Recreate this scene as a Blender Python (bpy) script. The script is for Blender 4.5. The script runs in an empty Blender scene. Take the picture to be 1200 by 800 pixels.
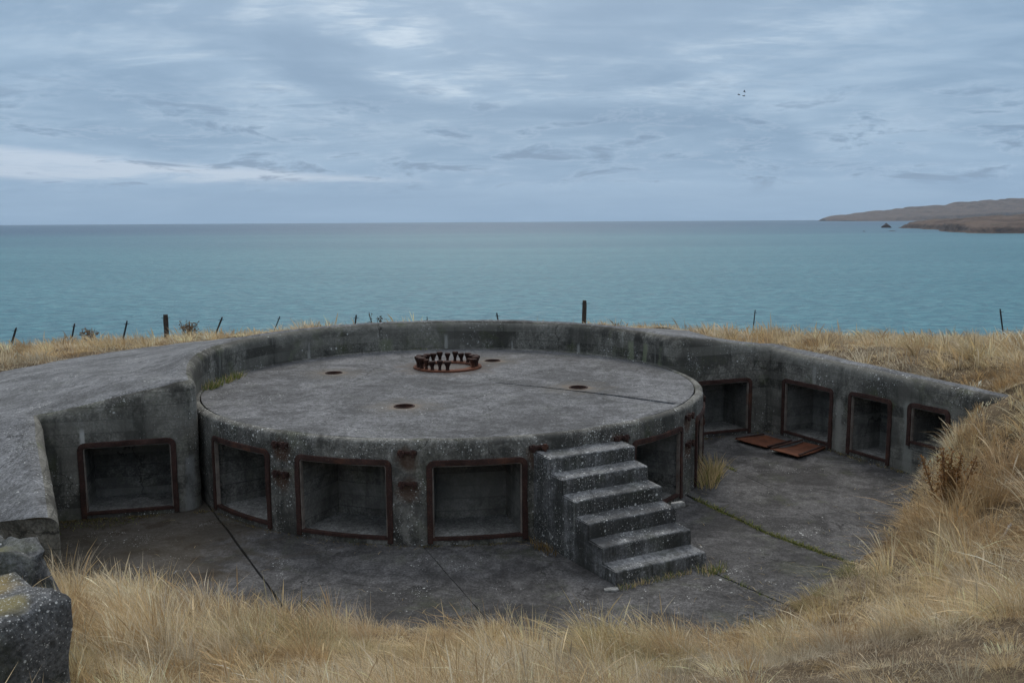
import bpy, bmesh, math, random
import numpy as np
from mathutils import Vector, Matrix, noise as mnoise

random.seed(7)
rng = np.random.default_rng(11)
scene = bpy.context.scene
COL = scene.collection
R = math.radians

# ------------------------------------------------------------------ camera
CAM_H = 4.475
PITCH, ROLL = 0.1318, -0.0061
cam_data = bpy.data.cameras.new('camera')
cam = bpy.data.objects.new('camera', cam_data)
COL.objects.link(cam)
fw = Vector((0, math.cos(PITCH), -math.sin(PITCH)))
up0 = Vector((0, math.sin(PITCH), math.cos(PITCH)))
ri0 = Vector((1, 0, 0))
ri = math.cos(ROLL) * ri0 + math.sin(ROLL) * up0
up = -math.sin(ROLL) * ri0 + math.cos(ROLL) * up0
m = Matrix.Identity(4)
for i in range(3):
    m[i][0], m[i][1], m[i][2] = ri[i], up[i], -fw[i]
m[2][3] = CAM_H
cam.matrix_world = m
cam_data.sensor_width = 36
cam_data.lens = 36 * 1073 / 1200
cam_data.clip_start = 0.05
cam_data.clip_end = 120000
scene.camera = cam

# ------------------------------------------------------------------ sun, sky, exposure
SUN_EL, SUN_AZ = R(42), R(-2)            # azimuth measured from +Y towards +X
sd = Vector((math.sin(SUN_AZ) * math.cos(SUN_EL), math.cos(SUN_AZ) * math.cos(SUN_EL), math.sin(SUN_EL)))
sun_l = bpy.data.lights.new('sun', 'SUN')
sun_l.energy = 1.5
sun_l.angle = R(25)
sun_l.color = (1.0, 0.92, 0.80)
sun = bpy.data.objects.new('sun', sun_l)
sun.rotation_euler = sd.to_track_quat('Z', 'Y').to_euler()
COL.objects.link(sun)

scene.view_settings.view_transform = 'Standard'
scene.view_settings.look = 'None'
scene.view_settings.exposure = 0.0
scene.view_settings.gamma = 1.0
scene.view_settings.use_curve_mapping = False
try:
    scene.cycles.use_denoising = True
    scene.cycles.max_bounces = 6
    scene.cycles.volume_bounces = 0
except Exception:
    pass


class NT:
    """small helper to write node trees as expressions"""
    def __init__(s, tree):
        s.t = tree; s.n = tree.nodes; s.l = tree.links

    def new(s, typ, **kw):
        n = s.n.new(typ)
        for k, v in kw.items():
            setattr(n, k, v)
        return n

    def put(s, sock, v):
        if isinstance(v, bpy.types.NodeSocket):
            s.l.new(v, sock)
        elif v is not None:
            if sock.type == 'RGBA' and hasattr(v, '__len__') and len(v) == 3:
                v = (*v, 1)
            sock.default_value = v

    def math(s, op, a, b=None, c=None, clamp=False):
        n = s.new('ShaderNodeMath', operation=op); n.use_clamp = clamp
        s.put(n.inputs[0], a); s.put(n.inputs[1], b)
        if c is not None: s.put(n.inputs[2], c)
        return n.outputs[0]

    def vmath(s, op, a, b=None):
        n = s.new('ShaderNodeVectorMath', operation=op)
        s.put(n.inputs[0], a)
        if b is not None:
            s.put(n.inputs[3 if op == 'SCALE' else 1], b)
        return n.outputs['Value'] if op in ('DISTANCE', 'LENGTH', 'DOT_PRODUCT') else n.outputs[0]

    def noise(s, vec, scale, detail=4, rough=0.55, dist=0.0, col=False):
        n = s.new('ShaderNodeTexNoise')
        s.put(n.inputs['Vector'], vec); s.put(n.inputs['Scale'], scale)
        s.put(n.inputs['Detail'], detail); s.put(n.inputs['Roughness'], rough); s.put(n.inputs['Distortion'], dist)
        return n.outputs['Color'] if col else n.outputs['Fac']

    def voronoi(s, vec, scale, feature='F1', rnd=1.0):
        n = s.new('ShaderNodeTexVoronoi', feature=feature)
        s.put(n.inputs['Vector'], vec); s.put(n.inputs['Scale'], scale); s.put(n.inputs['Randomness'], rnd)
        return n

    def ss(s, v, a, b, to0=0.0, to1=1.0):
        n = s.new('ShaderNodeMapRange', interpolation_type='SMOOTHSTEP')
        s.put(n.inputs['Value'], v); s.put(n.inputs['From Min'], a); s.put(n.inputs['From Max'], b)
        s.put(n.inputs['To Min'], to0); s.put(n.inputs['To Max'], to1)
        return n.outputs[0]

    def mix(s, fac, a, b, blend='MIX'):
        n = s.new('ShaderNodeMix', data_type='RGBA', blend_type=blend)
        s.put(n.inputs['Factor'], fac); s.put(n.inputs['A'], a) if False else None
        s.put(n.inputs[0], fac); s.put(n.inputs[6], a); s.put(n.inputs[7], b)
        return n.outputs[2]

    def xyz(s, v):
        n = s.new('ShaderNodeSeparateXYZ'); s.put(n.inputs[0], v)
        return n.outputs

    def comb(s, x, y, z):
        n = s.new('ShaderNodeCombineXYZ')
        s.put(n.inputs[0], x); s.put(n.inputs[1], y); s.put(n.inputs[2], z)
        return n.outputs[0]


world = bpy.data.worlds.new('World')
scene.world = world
world.use_nodes = True
W = NT(world.node_tree)
W.n.clear()
skytex = W.new('ShaderNodeTexSky', sky_type='NISHITA')
skytex.sun_disc = False
skytex.sun_elevation = SUN_EL
skytex.sun_rotation = SUN_AZ
skytex.air_density = 1.0
skytex.dust_density = 2.0
bg_sky = W.new('ShaderNodeBackground')
W.l.new(skytex.outputs[0], bg_sky.inputs[0]); bg_sky.inputs[1].default_value = 0.08
tc = W.new('ShaderNodeTexCoord')
d = W.vmath('NORMALIZE', tc.outputs['Generated'])
dx, dy, dz = W.xyz(d)
zc = W.math('MAXIMUM', dz, 0.0)
zz = W.math('ADD', zc, 0.115)
px = W.math('DIVIDE', dx, zz); py = W.math('DIVIDE', dy, zz)
P = W.comb(px, py, 0.0)
P2 = W.comb(W.math('MULTIPLY', px, 0.9), py, 3.7)
n_big = W.noise(P2, 0.62, 7, 0.56, 0.6)
n_mid = W.noise(W.comb(W.math('MULTIPLY', px, 0.8), W.math('MULTIPLY', py, 1.2), 1.3), 2.0, 6, 0.58, 0.9)
n_fin = W.noise(W.comb(W.math('MULTIPLY', px, 0.9), W.math('MULTIPLY', py, 2.0), 9.1), 6.5, 6, 0.6, 0.5)
comb = W.math('ADD', W.math('MULTIPLY', n_big, 0.72), W.math('MULTIPLY', n_mid, 0.28))
shade = W.ss(comb, 0.36, 0.66)
c_base = W.mix(shade, (0.228, 0.350, 0.505), (0.375, 0.520, 0.685))
# thin bright veil where the cloud deck is thin, strongest round the hidden sun
glow = W.vmath('DOT_PRODUCT', d, tuple(sd))
g1 = W.ss(glow, 0.755, 0.95)
veil = W.math('MULTIPLY', W.ss(W.math('ADD', W.math('MULTIPLY', n_mid, 0.55), W.math('MULTIPLY', n_fin, 0.45)), 0.45, 0.64),
              W.ss(n_big, 0.42, 0.58))
veil = W.math('MULTIPLY', veil, W.math('ADD', 0.06, W.math('MULTIPLY', g1, 0.95)))
c1 = W.mix(veil, c_base, (0.86, 0.94, 1.0))
c1 = W.mix(W.math('MULTIPLY', g1, 0.25), c1, (0.72, 0.83, 0.95))
# towards the horizon the deck evens out into a paler, greener blue
# higher up the deck is greyer and brighter, as an overcast sky is
c1 = W.mix(W.ss(dz, 0.20, 0.90), c1, (0.98, 1.02, 1.10))
lowm = W.ss(dz, 0.0, 0.11, 1.0, 0.0)
c2 = W.mix(W.math('MULTIPLY', lowm, 0.75), c1, (0.310, 0.468, 0.665))
# clear strip under the edge of the deck, low in the west
az = W.math('ARCTAN2', dx, dy)
edge = W.math('ADD', W.math('MULTIPLY', az, -0.075), 0.031)
el_n = W.math('ADD', dz, W.math('MULTIPLY', W.math('SUBTRACT', W.noise(W.comb(W.math('MULTIPLY', az, 7.0), W.math('MULTIPLY', dz, 40.0), 0.0), 1.0, 5, 0.6), 0.5), 0.012))
strip = W.math('MULTIPLY', W.ss(el_n, 0.038, 0.045), W.ss(W.math('SUBTRACT', el_n, edge), -0.002, 0.006, 1.0, 0.0))
c3 = W.mix(W.math('MULTIPLY', W.math('MULTIPLY', strip, W.ss(W.noise(W.comb(W.math('MULTIPLY', az, 9.0), W.math('MULTIPLY', dz, 90.0), 5.0), 1.0, 6, 0.65, 0.5), 0.30, 0.55)), 0.72), c2, (0.62, 0.71, 0.83))
# small broken cumulus scraps over the horizon
A = W.comb(W.math('MULTIPLY', az, 13.0), W.math('MULTIPLY', dz, 62.0), 2.2)
scr = W.noise(A, 1.0, 7, 0.62, 0.4)
band = W.math('MULTIPLY', W.ss(dz, 0.022, 0.045), W.ss(dz, 0.085, 0.17, 1.0, 0.0))
scm = W.math('MULTIPLY', W.ss(scr, 0.555, 0.66), band)
c4 = W.mix(W.math('MULTIPLY', scm, 0.75), c3, (0.205, 0.300, 0.440))
lit = W.math('MULTIPLY', W.math('MULTIPLY', W.ss(scr, 0.50, 0.545), W.ss(scr, 0.545, 0.575, 1.0, 0.0)), band)
c5 = W.mix(W.math('MULTIPLY', lit, 0.15), c4, (0.62, 0.72, 0.86))
bg_cl = W.new('ShaderNodeBackground')
W.l.new(c5, bg_cl.inputs[0]); bg_cl.inputs[1].default_value = 1.0
mixw = W.new('ShaderNodeMixShader')
mixw.inputs[0].default_value = 0.95
W.l.new(bg_sky.outputs[0], mixw.inputs[1]); W.l.new(bg_cl.outputs[0], mixw.inputs[2])
outw = W.new('ShaderNodeOutputWorld')
W.l.new(mixw.outputs[0], outw.inputs[0])


# ------------------------------------------------------------------ object helpers
def tag(o, label=None, cat=None, group=None, kind=None):
    if label: o['label'] = label
    if cat: o['category'] = cat
    if group: o['group'] = group
    if kind: o['kind'] = kind
    return o


def empty(name, loc, label=None, cat=None, group=None, kind=None):
    o = bpy.data.objects.new(name, None)
    o.empty_display_size = 0.2
    o.location = loc
    COL.objects.link(o)
    return tag(o, label, cat, group, kind)


def wmat(o):
    mm = o.matrix_basis.copy()
    p = o.parent
    while p:
        mm = p.matrix_basis @ mm
        p = p.parent
    return mm


def mesh_obj(name, verts, faces, mat, parent=None, smooth=True, auto=None, local=False):
    me = bpy.data.meshes.new(name)
    me.from_pydata([tuple(map(float, v)) for v in verts], [], faces)
    me.validate()
    bm = bmesh.new(); bm.from_mesh(me)
    bmesh.ops.remove_doubles(bm, verts=bm.verts, dist=1e-4)
    bmesh.ops.recalc_face_normals(bm, faces=bm.faces)
    bm.to_mesh(me); bm.free()
    return link(name, me, mat, parent, smooth, auto, local)


def bm_obj(name, bm, mat, parent=None, smooth=False, auto=None, local=False, recalc=True):
    me = bpy.data.meshes.new(name)
    if recalc: bmesh.ops.recalc_face_normals(bm, faces=bm.faces)
    bm.to_mesh(me); bm.free()
    return link(name, me, mat, parent, smooth, auto, local)


def link(name, me, mat, parent=None, smooth=True, auto=None, local=False):
    if mat: me.materials.append(mat)
    if smooth:
        me.polygons.foreach_set('use_smooth', [True] * len(me.polygons))
        if auto is not None:
            me.set_sharp_from_angle(angle=R(auto))
    o = bpy.data.objects.new(name, me)
    COL.objects.link(o)
    if parent:
        o.parent = parent
        if not local:
            inv = wmat(parent).inverted()
            o.matrix_parent_inverse = Matrix.Identity(4)
            o.matrix_basis = inv
    return o


def nz(p, s, seed=0.0):
    return mnoise.noise(Vector((p[0] * s + seed, p[1] * s - seed, p[2] * s + 2 * seed)))


def rough(v, a1=0.006, s1=3.0, a2=0.003, s2=14.0, seed=0.0):
    """uneven hand-cast surface"""
    p = Vector(v)
    q1 = mnoise.noise_vector(p * s1 + Vector((seed, 0, 0)))
    q2 = mnoise.noise_vector(p * s2 + Vector((0, seed, 0)))
    return p + q1 * a1 + q2 * a2


# ------------------------------------------------------------------ materials
def new_mat(name):
    mt = bpy.data.materials.new(name)
    mt.use_nodes = True
    t = NT(mt.node_tree)
    t.n.clear()
    out = t.new('ShaderNodeOutputMaterial')
    bs = t.new('ShaderNodeBsdfPrincipled')
    t.l.new(bs.outputs[0], out.inputs[0])
    geo = t.new('ShaderNodeNewGeometry')
    return mt, t, bs, geo, out


def concrete(name, base, streak_shift=0.0, grime=0.5, dark=0.45, streak=0.6, lichen=0.5, moss=0.15, boards=0.0, stains=(), bump=0.5, cracks=0.75, drips=(), soil=None, veil=0.35, lich_col=(0.52, 0.53, 0.51)):
    mt, t, bs, geo, out = new_mat(name)
    Pp = geo.outputs['Position']; N = geo.outputs['Normal']
    nx, ny, nzz = t.xyz(N)
    pxx, pyy, pzz = t.xyz(Pp)
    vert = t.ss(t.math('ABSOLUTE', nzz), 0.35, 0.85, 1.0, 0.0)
    big = t.noise(Pp, 0.55, 5, 0.6, 0.4)
    mid = t.noise(Pp, 3.2, 7, 0.66, 0.3)
    fin = t.noise(Pp, 34.0, 5, 0.7)
    spk = t.noise(Pp, 95.0, 2, 0.6)
    c = t.mix(t.ss(big, 0.30, 0.70), tuple(x * 0.74 for x in base), tuple(x * 1.22 for x in base))
    c = t.mix(t.ss(mid, 0.30, 0.72, 0.0, veil), c, tuple(x * 1.75 for x in base))
    c = t.mix(t.ss(mid, 0.52, 0.30, 0.0, 0.55), c, tuple(x * dark for x in base))
    c = t.mix(t.ss(fin, 0.32, 0.66, 0.0, 1.0), t.mix(1.0, c, (0.50, 0.50, 0.50), 'MULTIPLY'), t.mix(1.0, c, (1.40, 1.40, 1.40), 'MULTIPLY'))
    med = t.noise(Pp, 11.0, 6, 0.7, 0.4)
    c = t.mix(t.ss(med, 0.34, 0.66, 0.0, 1.0), t.mix(1.0, c, (0.72, 0.72, 0.71), 'MULTIPLY'), t.mix(1.0, c, (1.24, 1.24, 1.25), 'MULTIPLY'))
    c = t.mix(t.ss(spk, 0.60, 0.72, 0.0, 0.45), c, tuple(min(1, x * 2.6) for x in base))
    gr1 = t.noise(Pp, 0.95, 8, 0.72, 0.7); gr2 = t.noise(t.vmath('ADD', Pp, (31.0, 7.0, 3.0)), 2.1, 8, 0.74, 0.5)
    c = t.mix(t.ss(gr1, 0.45, 0.58, 0.0, grime), c, tuple(x * 0.24 for x in base))
    c = t.mix(t.ss(gr2, 0.52, 0.62, 0.0, grime * 0.85), c, tuple(x * 0.33 for x in base))
    c = t.mix(t.ss(gr2, 0.45, 0.33, 0.0, grime * 0.75), c, tuple(x * 1.8 for x in base))
    if boards:
        bz = t.math('MULTIPLY', t.math('ADD', pzz, t.math('MULTIPLY', t.math('SUBTRACT', big, 0.5), 0.04)), 1.0 / 0.19)
        fr = t.math('ABSOLUTE', t.math('SUBTRACT', t.math('FRACT', bz), 0.5))
        line = t.math('MULTIPLY', t.ss(fr, 0.44, 0.485), t.ss(mid, 0.33, 0.52))
        c = t.mix(t.math('MULTIPLY', line, boards * 0.8), c, tuple(x * 0.30 for x in base))
        # each board lift has its own tone
        lift = t.noise(t.comb(t.math('MULTIPLY', pxx, 0.25), t.math('MULTIPLY', pyy, 0.25), t.math('MULTIPLY', t.math('FLOOR', bz), 3.17)), 1.0, 2)
        c = t.mix(t.ss(lift, 0.35, 0.65, 0.0, boards * 0.55), c, tuple(x * 1.7 for x in base))
    if cracks:
        wv = t.vmath('ADD', Pp, t.vmath('SCALE', t.noise(Pp, 1.6, 5, 0.65, col=True), 0.9))
        vc = t.voronoi(wv, 0.42, 'DISTANCE_TO_EDGE')
        ck = t.math('MULTIPLY', t.ss(vc.outputs['Distance'], 0.0035, 0.0075, 1.0, 0.0), t.ss(t.noise(Pp, 0.8, 3), 0.47, 0.56))
        c = t.mix(t.math('MULTIPLY', ck, cracks), c, tuple(x * 0.22 for x in base))
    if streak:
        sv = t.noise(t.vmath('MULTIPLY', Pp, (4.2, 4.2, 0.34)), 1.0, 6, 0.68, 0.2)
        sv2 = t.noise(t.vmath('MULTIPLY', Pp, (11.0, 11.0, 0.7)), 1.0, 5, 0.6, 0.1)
        sm = t.math('MULTIPLY', t.math('MULTIPLY', t.ss(sv, 0.42 - streak_shift, 0.70 - streak_shift), t.ss(t.noise(Pp, 1.7, 6, 0.7, 0.6), 0.36 - streak_shift, 0.60 - streak_shift)), vert)  # lower thresholds widen the dark streaks, so upright faces turn darker
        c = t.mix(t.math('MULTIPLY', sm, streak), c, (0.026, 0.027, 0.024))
        sw = t.math('MULTIPLY', t.math('MULTIPLY', t.ss(sv2, 0.60, 0.74), vert), t.ss(big, 0.45, 0.62))
        c = t.mix(t.math('MULTIPLY', sw, streak * 0.45), c, (0.33, 0.34, 0.31))
    if moss:
        mm = t.math('MULTIPLY', t.ss(t.noise(Pp, 1.3, 6, 0.65, 0.5), 0.50, 0.68), t.ss(mid, 0.38, 0.58))
        c = t.mix(t.math('MULTIPLY', mm, moss), c, (0.070, 0.085, 0.030))
    if soil:
        (sx, sy, rad, colr, amt) = soil
        dd = t.vmath('DISTANCE', Pp, (sx, sy, 0.0))
        wob = t.math('MULTIPLY', t.math('SUBTRACT', t.noise(Pp, 0.8, 8, 0.72, 1.2), 0.5), rad * 3.0)
        sm = t.math('MULTIPLY', t.ss(t.math('ADD', dd, wob), rad * 0.55, rad * 1.05, 1.0, 0.0), amt)
        c = t.mix(sm, c, colr)
        ml = t.math('MULTIPLY', sm, t.ss(t.noise(Pp, 2.6, 6, 0.6, 0.6), 0.54, 0.64))
        c = t.mix(ml, c, (0.030, 0.022, 0.014))
    for (sx, sy, sz, rad, colr, amt) in stains:
        dd = t.vmath('DISTANCE', Pp, (sx, sy, sz))
        wob = t.math('MULTIPLY', t.math('SUBTRACT', t.noise(Pp, 3.5, 5, 0.6), 0.5), rad * 1.3)
        sm = t.ss(t.math('ADD', dd, wob), rad * 0.35, rad, 1.0, 0.0)
        c = t.mix(t.math('MULTIPLY', sm, amt), c, colr)
    for (sx, sy, za, zb, wd, colr, amt) in drips:      # mineral runs down a wall
        hd = t.vmath('DISTANCE', t.comb(pxx, pyy, 0.0), (sx, sy, 0.0))
        hd = t.math('ADD', hd, t.math('MULTIPLY', t.math('SUBTRACT', t.noise(t.vmath('MULTIPLY', Pp, (9, 9, 3)), 1.0, 5, 0.65), 0.5), wd * 1.8))
        vm = t.math('MULTIPLY', t.ss(pzz, za - 0.05, za + 0.03), t.ss(pzz, zb - 0.10, zb + 0.02, 1.0, 0.0))
        dm = t.math('MULTIPLY', t.ss(hd, wd * 0.3, wd, 1.0, 0.0), vm)
        c = t.mix(t.math('MULTIPLY', t.math('MULTIPLY', dm, amt), vert), c, colr)
    if lichen:
        for sc, thr, am in ((13.0, 0.27, 1.0), (31.0, 0.33, 1.0), (70.0, 0.40, 0.8)):
            wv = t.vmath('ADD', Pp, t.vmath('SCALE', t.noise(Pp, sc * 1.6, 3, 0.6, col=True), 0.5 / sc))
            v = t.voronoi(wv, sc)
            rnd = t.xyz(v.outputs['Color'])[0]
            rad = t.math('MULTIPLY', thr, rnd)
            spot = t.ss(t.math('SUBTRACT', v.outputs['Distance'], rad), -0.05, 0.03, 1.0, 0.0)
            pick = t.ss(t.math('ADD', t.xyz(v.outputs['Color'])[1], t.math('MULTIPLY', t.math('SUBTRACT', t.noise(Pp, 1.15, 6, 0.7, 0.4), 0.5), 4.4)), 1.25 - lichen * 0.5, 1.40 - lichen * 0.5)
            c = t.mix(t.math('MULTIPLY', t.math('MULTIPLY', spot, pick), am * 0.85), c, lich_col)
    t.put(bs.inputs['Base Color'], c)
    bs.inputs['Roughness'].default_value = 0.90
    bs.inputs['Specular IOR Level'].default_value = 0.18
    h = t.math('ADD', t.math('MULTIPLY', mid, 0.6), t.math('ADD', t.math('MULTIPLY', fin, 0.25), t.math('MULTIPLY', spk, 0.10)))
    bp = t.new('ShaderNodeBump')
    bp.inputs['Strength'].default_value = bump; bp.inputs['Distance'].default_value = 0.03
    t.put(bp.inputs['Height'], h)
    t.l.new(bp.outputs[0], bs.inputs['Normal'])
    return mt


def rust(name, base=(0.046, 0.024, 0.020), hot=(0.11, 0.048, 0.028), pale=(0.20, 0.14, 0.115), hotness=0.45):
    mt, t, bs, geo, out = new_mat(name)
    Pp = geo.outputs['Position']
    a = t.noise(Pp, 5.0, 7, 0.68, 0.5); b = t.noise(Pp, 28.0, 5, 0.7)
    c = t.mix(t.ss(a, 0.34, 0.66), base, tuple(x * 0.55 for x in base))
    c = t.mix(t.ss(b, 0.50, 0.72, 0.0, hotness), c, hot)
    c = t.mix(t.ss(t.noise(Pp, 2.2, 5, 0.6), 0.56, 0.70, 0.0, 0.55), c, hot)
    c = t.mix(t.ss(t.noise(Pp, 60.0, 3, 0.6), 0.60, 0.74, 0.0, 0.5), c, pale)
    t.put(bs.inputs['Base Color'], c)
    bs.inputs['Roughness'].default_value = 0.88
    bs.inputs['Specular IOR Level'].default_value = 0.25
    bp = t.new('ShaderNodeBump'); bp.inputs['Strength'].default_value = 0.6; bp.inputs['Distance'].default_value = 0.01
    t.put(bp.inputs['Height'], t.math('ADD', a, t.math('MULTIPLY', b, 0.5)))
    t.l.new(bp.outputs[0], bs.inputs['Normal'])
    return mt


HOLES = [(-3.55, 17.98), (-1.76, 14.64), (1.19, 16.23), (-0.42, 19.45)]
RING_C = (-1.33, 18.62)
SLAB_Z = 1.48
hole_st = []
for (hx, hy) in HOLES:
    hole_st += [(hx, hy, SLAB_Z, 0.85, (0.105, 0.095, 0.080), 0.55), (hx, hy, SLAB_Z, 0.36, (0.20, 0.155, 0.115), 0.60)]
hole_st += [(RING_C[0], RING_C[1], SLAB_Z, 1.35, (0.105, 0.088, 0.075), 0.75)]

PALE = (0.30, 0.30, 0.28); LIME = (0.17, 0.19, 0.12); RUN = (0.070, 0.040, 0.026)
DRIPS = [(-4.43, 19.86, 1.46, 1.86, 0.055, PALE, 0.85), (-1.55, 21.33, 1.46, 1.84, 0.06, PALE, 0.75), (0.0, 21.20, 1.46, 1.70, 0.04, PALE, 0.7),
         (1.50, 20.50, 1.46, 1.72, 0.06, PALE, 0.7), (2.55, 19.44, 1.40, 1.92, 0.12, LIME, 0.7), (2.80, 19.05, 1.40, 1.92, 0.10, LIME, 0.7), (3.0, 18.6, 1.3, 1.9, 0.10, LIME, 0.7), (-4.7, 19.5, 1.46, 1.75, 0.12, LIME, 0.5), (-2.9, 20.95, 1.46, 1.8, 0.2, LIME, 0.5),
         (-6.47, 13.47, 1.10, 1.42, 0.05, (0.40, 0.40, 0.38), 0.9), (6.28, 17.25, 0.0, 1.05, 0.13, (0.24, 0.24, 0.215), 0.65), (6.97, 15.8, 0.0, 1.3, 0.15, (0.22, 0.225, 0.20), 0.65), (5.98, 17.87, 1.2, 1.6, 0.06, PALE, 0.5),
         (-4.95, 13.86, 0.0, 0.9, 0.20, (0.26, 0.27, 0.27), 0.6), (7.28, 15.15, 0.0, 0.6, 0.5, (0.20, 0.205, 0.185), 0.6)]
HINGES = [(-118.3, 1.32), (-118.4, 0.89), (-93.9, 1.32), (-93.9, 0.88), (-71.2, 1.33), (-70.0, 1.19), (-54.0, 1.30), (-30.5, 1.32), (-30.0, 0.86), (-3.2, 1.20), (-3.2, 0.78)]
hinge_st = [(-1.13 + 4.6 * math.cos(R(a_)), 16.845 + 4.6 * math.sin(R(a_)), z_ - 0.10, 0.22, (0.075, 0.040, 0.024), 0.75) for a_, z_ in HINGES[:9]]
M = {}
M['slab'] = concrete('concrete_slab', grime=0.45, base=(0.122, 0.124, 0.128), dark=0.62, streak=0.0, lichen=0.10, moss=0.10, stains=hole_st, bump=0.35, veil=0.30)
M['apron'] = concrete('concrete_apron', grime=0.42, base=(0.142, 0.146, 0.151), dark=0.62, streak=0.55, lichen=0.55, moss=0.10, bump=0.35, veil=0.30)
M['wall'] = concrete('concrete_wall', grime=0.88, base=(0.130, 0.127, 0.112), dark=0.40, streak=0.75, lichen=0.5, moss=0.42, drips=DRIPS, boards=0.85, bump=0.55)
M['drumwall'] = concrete('concrete_drum_wall', streak_shift=0.04, grime=0.85, base=(0.130, 0.128, 0.116), dark=0.40, streak=0.70, lichen=1.15, moss=0.30, boards=0.30, bump=0.55, stains=hinge_st)
M['niche'] = concrete('concrete_niche', grime=0.6, base=(0.160, 0.158, 0.146), dark=0.45, streak=0.50, lichen=0.0, moss=0.22, boards=0.9, bump=0.4)
M['floor'] = concrete('concrete_floor', grime=0.6, base=(0.080, 0.078, 0.077), dark=0.55, streak=0.0, lichen=0.16, moss=0.22, bump=0.6,
                      soil=(-5.9, 12.9, 2.7, (0.050, 0.041, 0.028), 0.62))
M['ledge'] = concrete('concrete_ledge', (0.20, 0.20, 0.19), grime=0.35, dark=0.55, streak=0.0, lichen=0.05, moss=0.05, bump=0.4)
M['steps'] = concrete('concrete_steps', streak_shift=0.12, grime=0.7, base=(0.150, 0.153, 0.155), dark=0.40, streak=0.85, lichen=1.35, moss=0.16, bump=0.5)
M['block'] = concrete('concrete_block', grime=0.7, base=(0.105, 0.108, 0.110), dark=0.40, streak=0.6, lichen=1.45, moss=0.35, bump=0.9,
                      stains=((-3.62, 6.05, 1.95, 0.26, (0.26, 0.19, 0.06), 0.7), (-4.35, 7.25, 1.72, 0.24, (0.20, 0.19, 0.07), 0.35), (-3.35, 5.75, 1.95, 0.18, (0.24, 0.20, 0.07), 0.6), (-3.42, 5.3, 1.55, 0.12, (0.32, 0.17, 0.02), 0.8)))
M['rust'] = rust('rusty_steel')
M['rustlip'] = rust('rusty_lip', (0.22, 0.19, 0.165), (0.11, 0.055, 0.035), (0.30, 0.27, 0.25), 0.35)
M['rustplate'] = rust('rusty_plate', (0.115, 0.042, 0.022), (0.19, 0.070, 0.030), (0.17, 0.10, 0.07), 0.5)
M['rustdark'] = rust('rusty_bolt', (0.035, 0.016, 0.012), (0.09, 0.035, 0.018), (0.07, 0.04, 0.03), 0.35)
M['rock'] = concrete('lichen_rock', grime=0.5, base=(0.22, 0.22, 0.20), dark=0.4, streak=0.0, lichen=0.9, moss=0.3, bump=0.9)


def simple(name, col, rough_=0.85, var=0.35, scale=12.0):
    mt, t, bs, geo, out = new_mat(name)
    n = t.noise(geo.outputs['Position'], scale, 5, 0.6)
    c = t.mix(t.ss(n, 0.3, 0.7), tuple(x * (1 - var) for x in col), tuple(x * (1 + var) for x in col))
    t.put(bs.inputs['Base Color'], c)
    bs.inputs['Roughness'].default_value = rough_
    bs.inputs['Specular IOR Level'].default_value = 0.2
    return mt


M['wood'] = simple('weathered_wood', (0.055, 0.045, 0.038), 0.9, 0.5, 30)
M['stake'] = simple('dark_steel_stake', (0.030, 0.029, 0.030), 0.7, 0.3, 20)
M['bird'] = simple('dark_plumage', (0.03, 0.03, 0.035), 0.8, 0.2, 20)
M['pale_stone'] = simple('pale_stone', (0.21, 0.21, 0.20), 0.9, 0.5, 22)
M['bleached'] = simple('bleached_wood', (0.33, 0.31, 0.28), 0.9, 0.3, 25)


def grass_mat(name):
    mt, t, bs, geo, out = new_mat(name)
    at = t.new('ShaderNodeAttribute', attribute_name='tint')
    t.n.remove(bs)
    df = t.new('ShaderNodeBsdfDiffuse'); tr = t.new('ShaderNodeBsdfTranslucent')
    t.l.new(at.outputs['Color'], df.inputs[0]); t.l.new(at.outputs['Color'], tr.inputs[0])
    mx = t.new('ShaderNodeMixShader'); mx.inputs[0].default_value = 0.35
    t.l.new(df.outputs[0], mx.inputs[1]); t.l.new(tr.outputs[0], mx.inputs[2])
    t.l.new(mx.outputs[0], out.inputs[0])
    return mt


M['grass'] = grass_mat('dry_grass')


# ------------------------------------------------------------------ plan geometry
CX, CY = -1.13, 16.845
R_SLAB, R_FACE, R_ARC = 4.40, 4.60, 4.50
C_RIGHT = np.array([5.43, 19.02]); U_RIGHT = np.array([1.65, -3.44]); U_RIGHT = U_RIGHT / np.hypot(*U_RIGHT)
L_A = np.array([-6.60, 13.44]); U_LEFT = np.array([1.80, 0.46]); U_LEFT = U_LEFT / np.hypot(*U_LEFT)
P_LCORNER = L_A - 0.41 * U_LEFT
P_LJUNC = L_A + 1.84 * U_LEFT
K_RIGHT = np.array([3.22, 18.22])
U_ALC = (C_RIGHT - K_RIGHT); LEN_ALC = np.hypot(*U_ALC); U_ALC = U_ALC / LEN_ALC
WING_END = np.array([-5.20, 10.13])
R_OUT = 9.9


def pol(r, a):
    return np.array([CX + r * math.cos(R(a)), CY + r * math.sin(R(a))])


# ---- stations of the parapet: (plan point, crest z, outer point, outer z, run name, s along run)
stations = []


def lerp(a, b, t): return a + (b - a) * t


def run(name, A, B, svals, length, z0, z1, O0, O1, oz0, oz1):
    for s in svals:
        t = s / length
        stations.append(dict(p=lerp(A, B, t), z=lerp(z0, z1, t), o=lerp(O0, O1, t), oz=lerp(oz0, oz1, t), run=name, s=s))


def fine(a, b, step, extra=()):
    n = max(1, int(round((b - a) / step)))
    v = sorted(set([round(a + (b - a) * i / n, 4) for i in range(n + 1)]) | set(round(e, 4) for e in extra))
    out = [v[0]]
    for q in v[1:]:
        if q in [round(e, 4) for e in extra] or q == v[-1]:
            if q - out[-1] < 0.03 and out[-1] not in [round(e, 4) for e in extra] and len(out) > 1: out.pop()
            out.append(q)
        elif q - out[-1] > 0.03: out.append(q)
    return out


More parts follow.
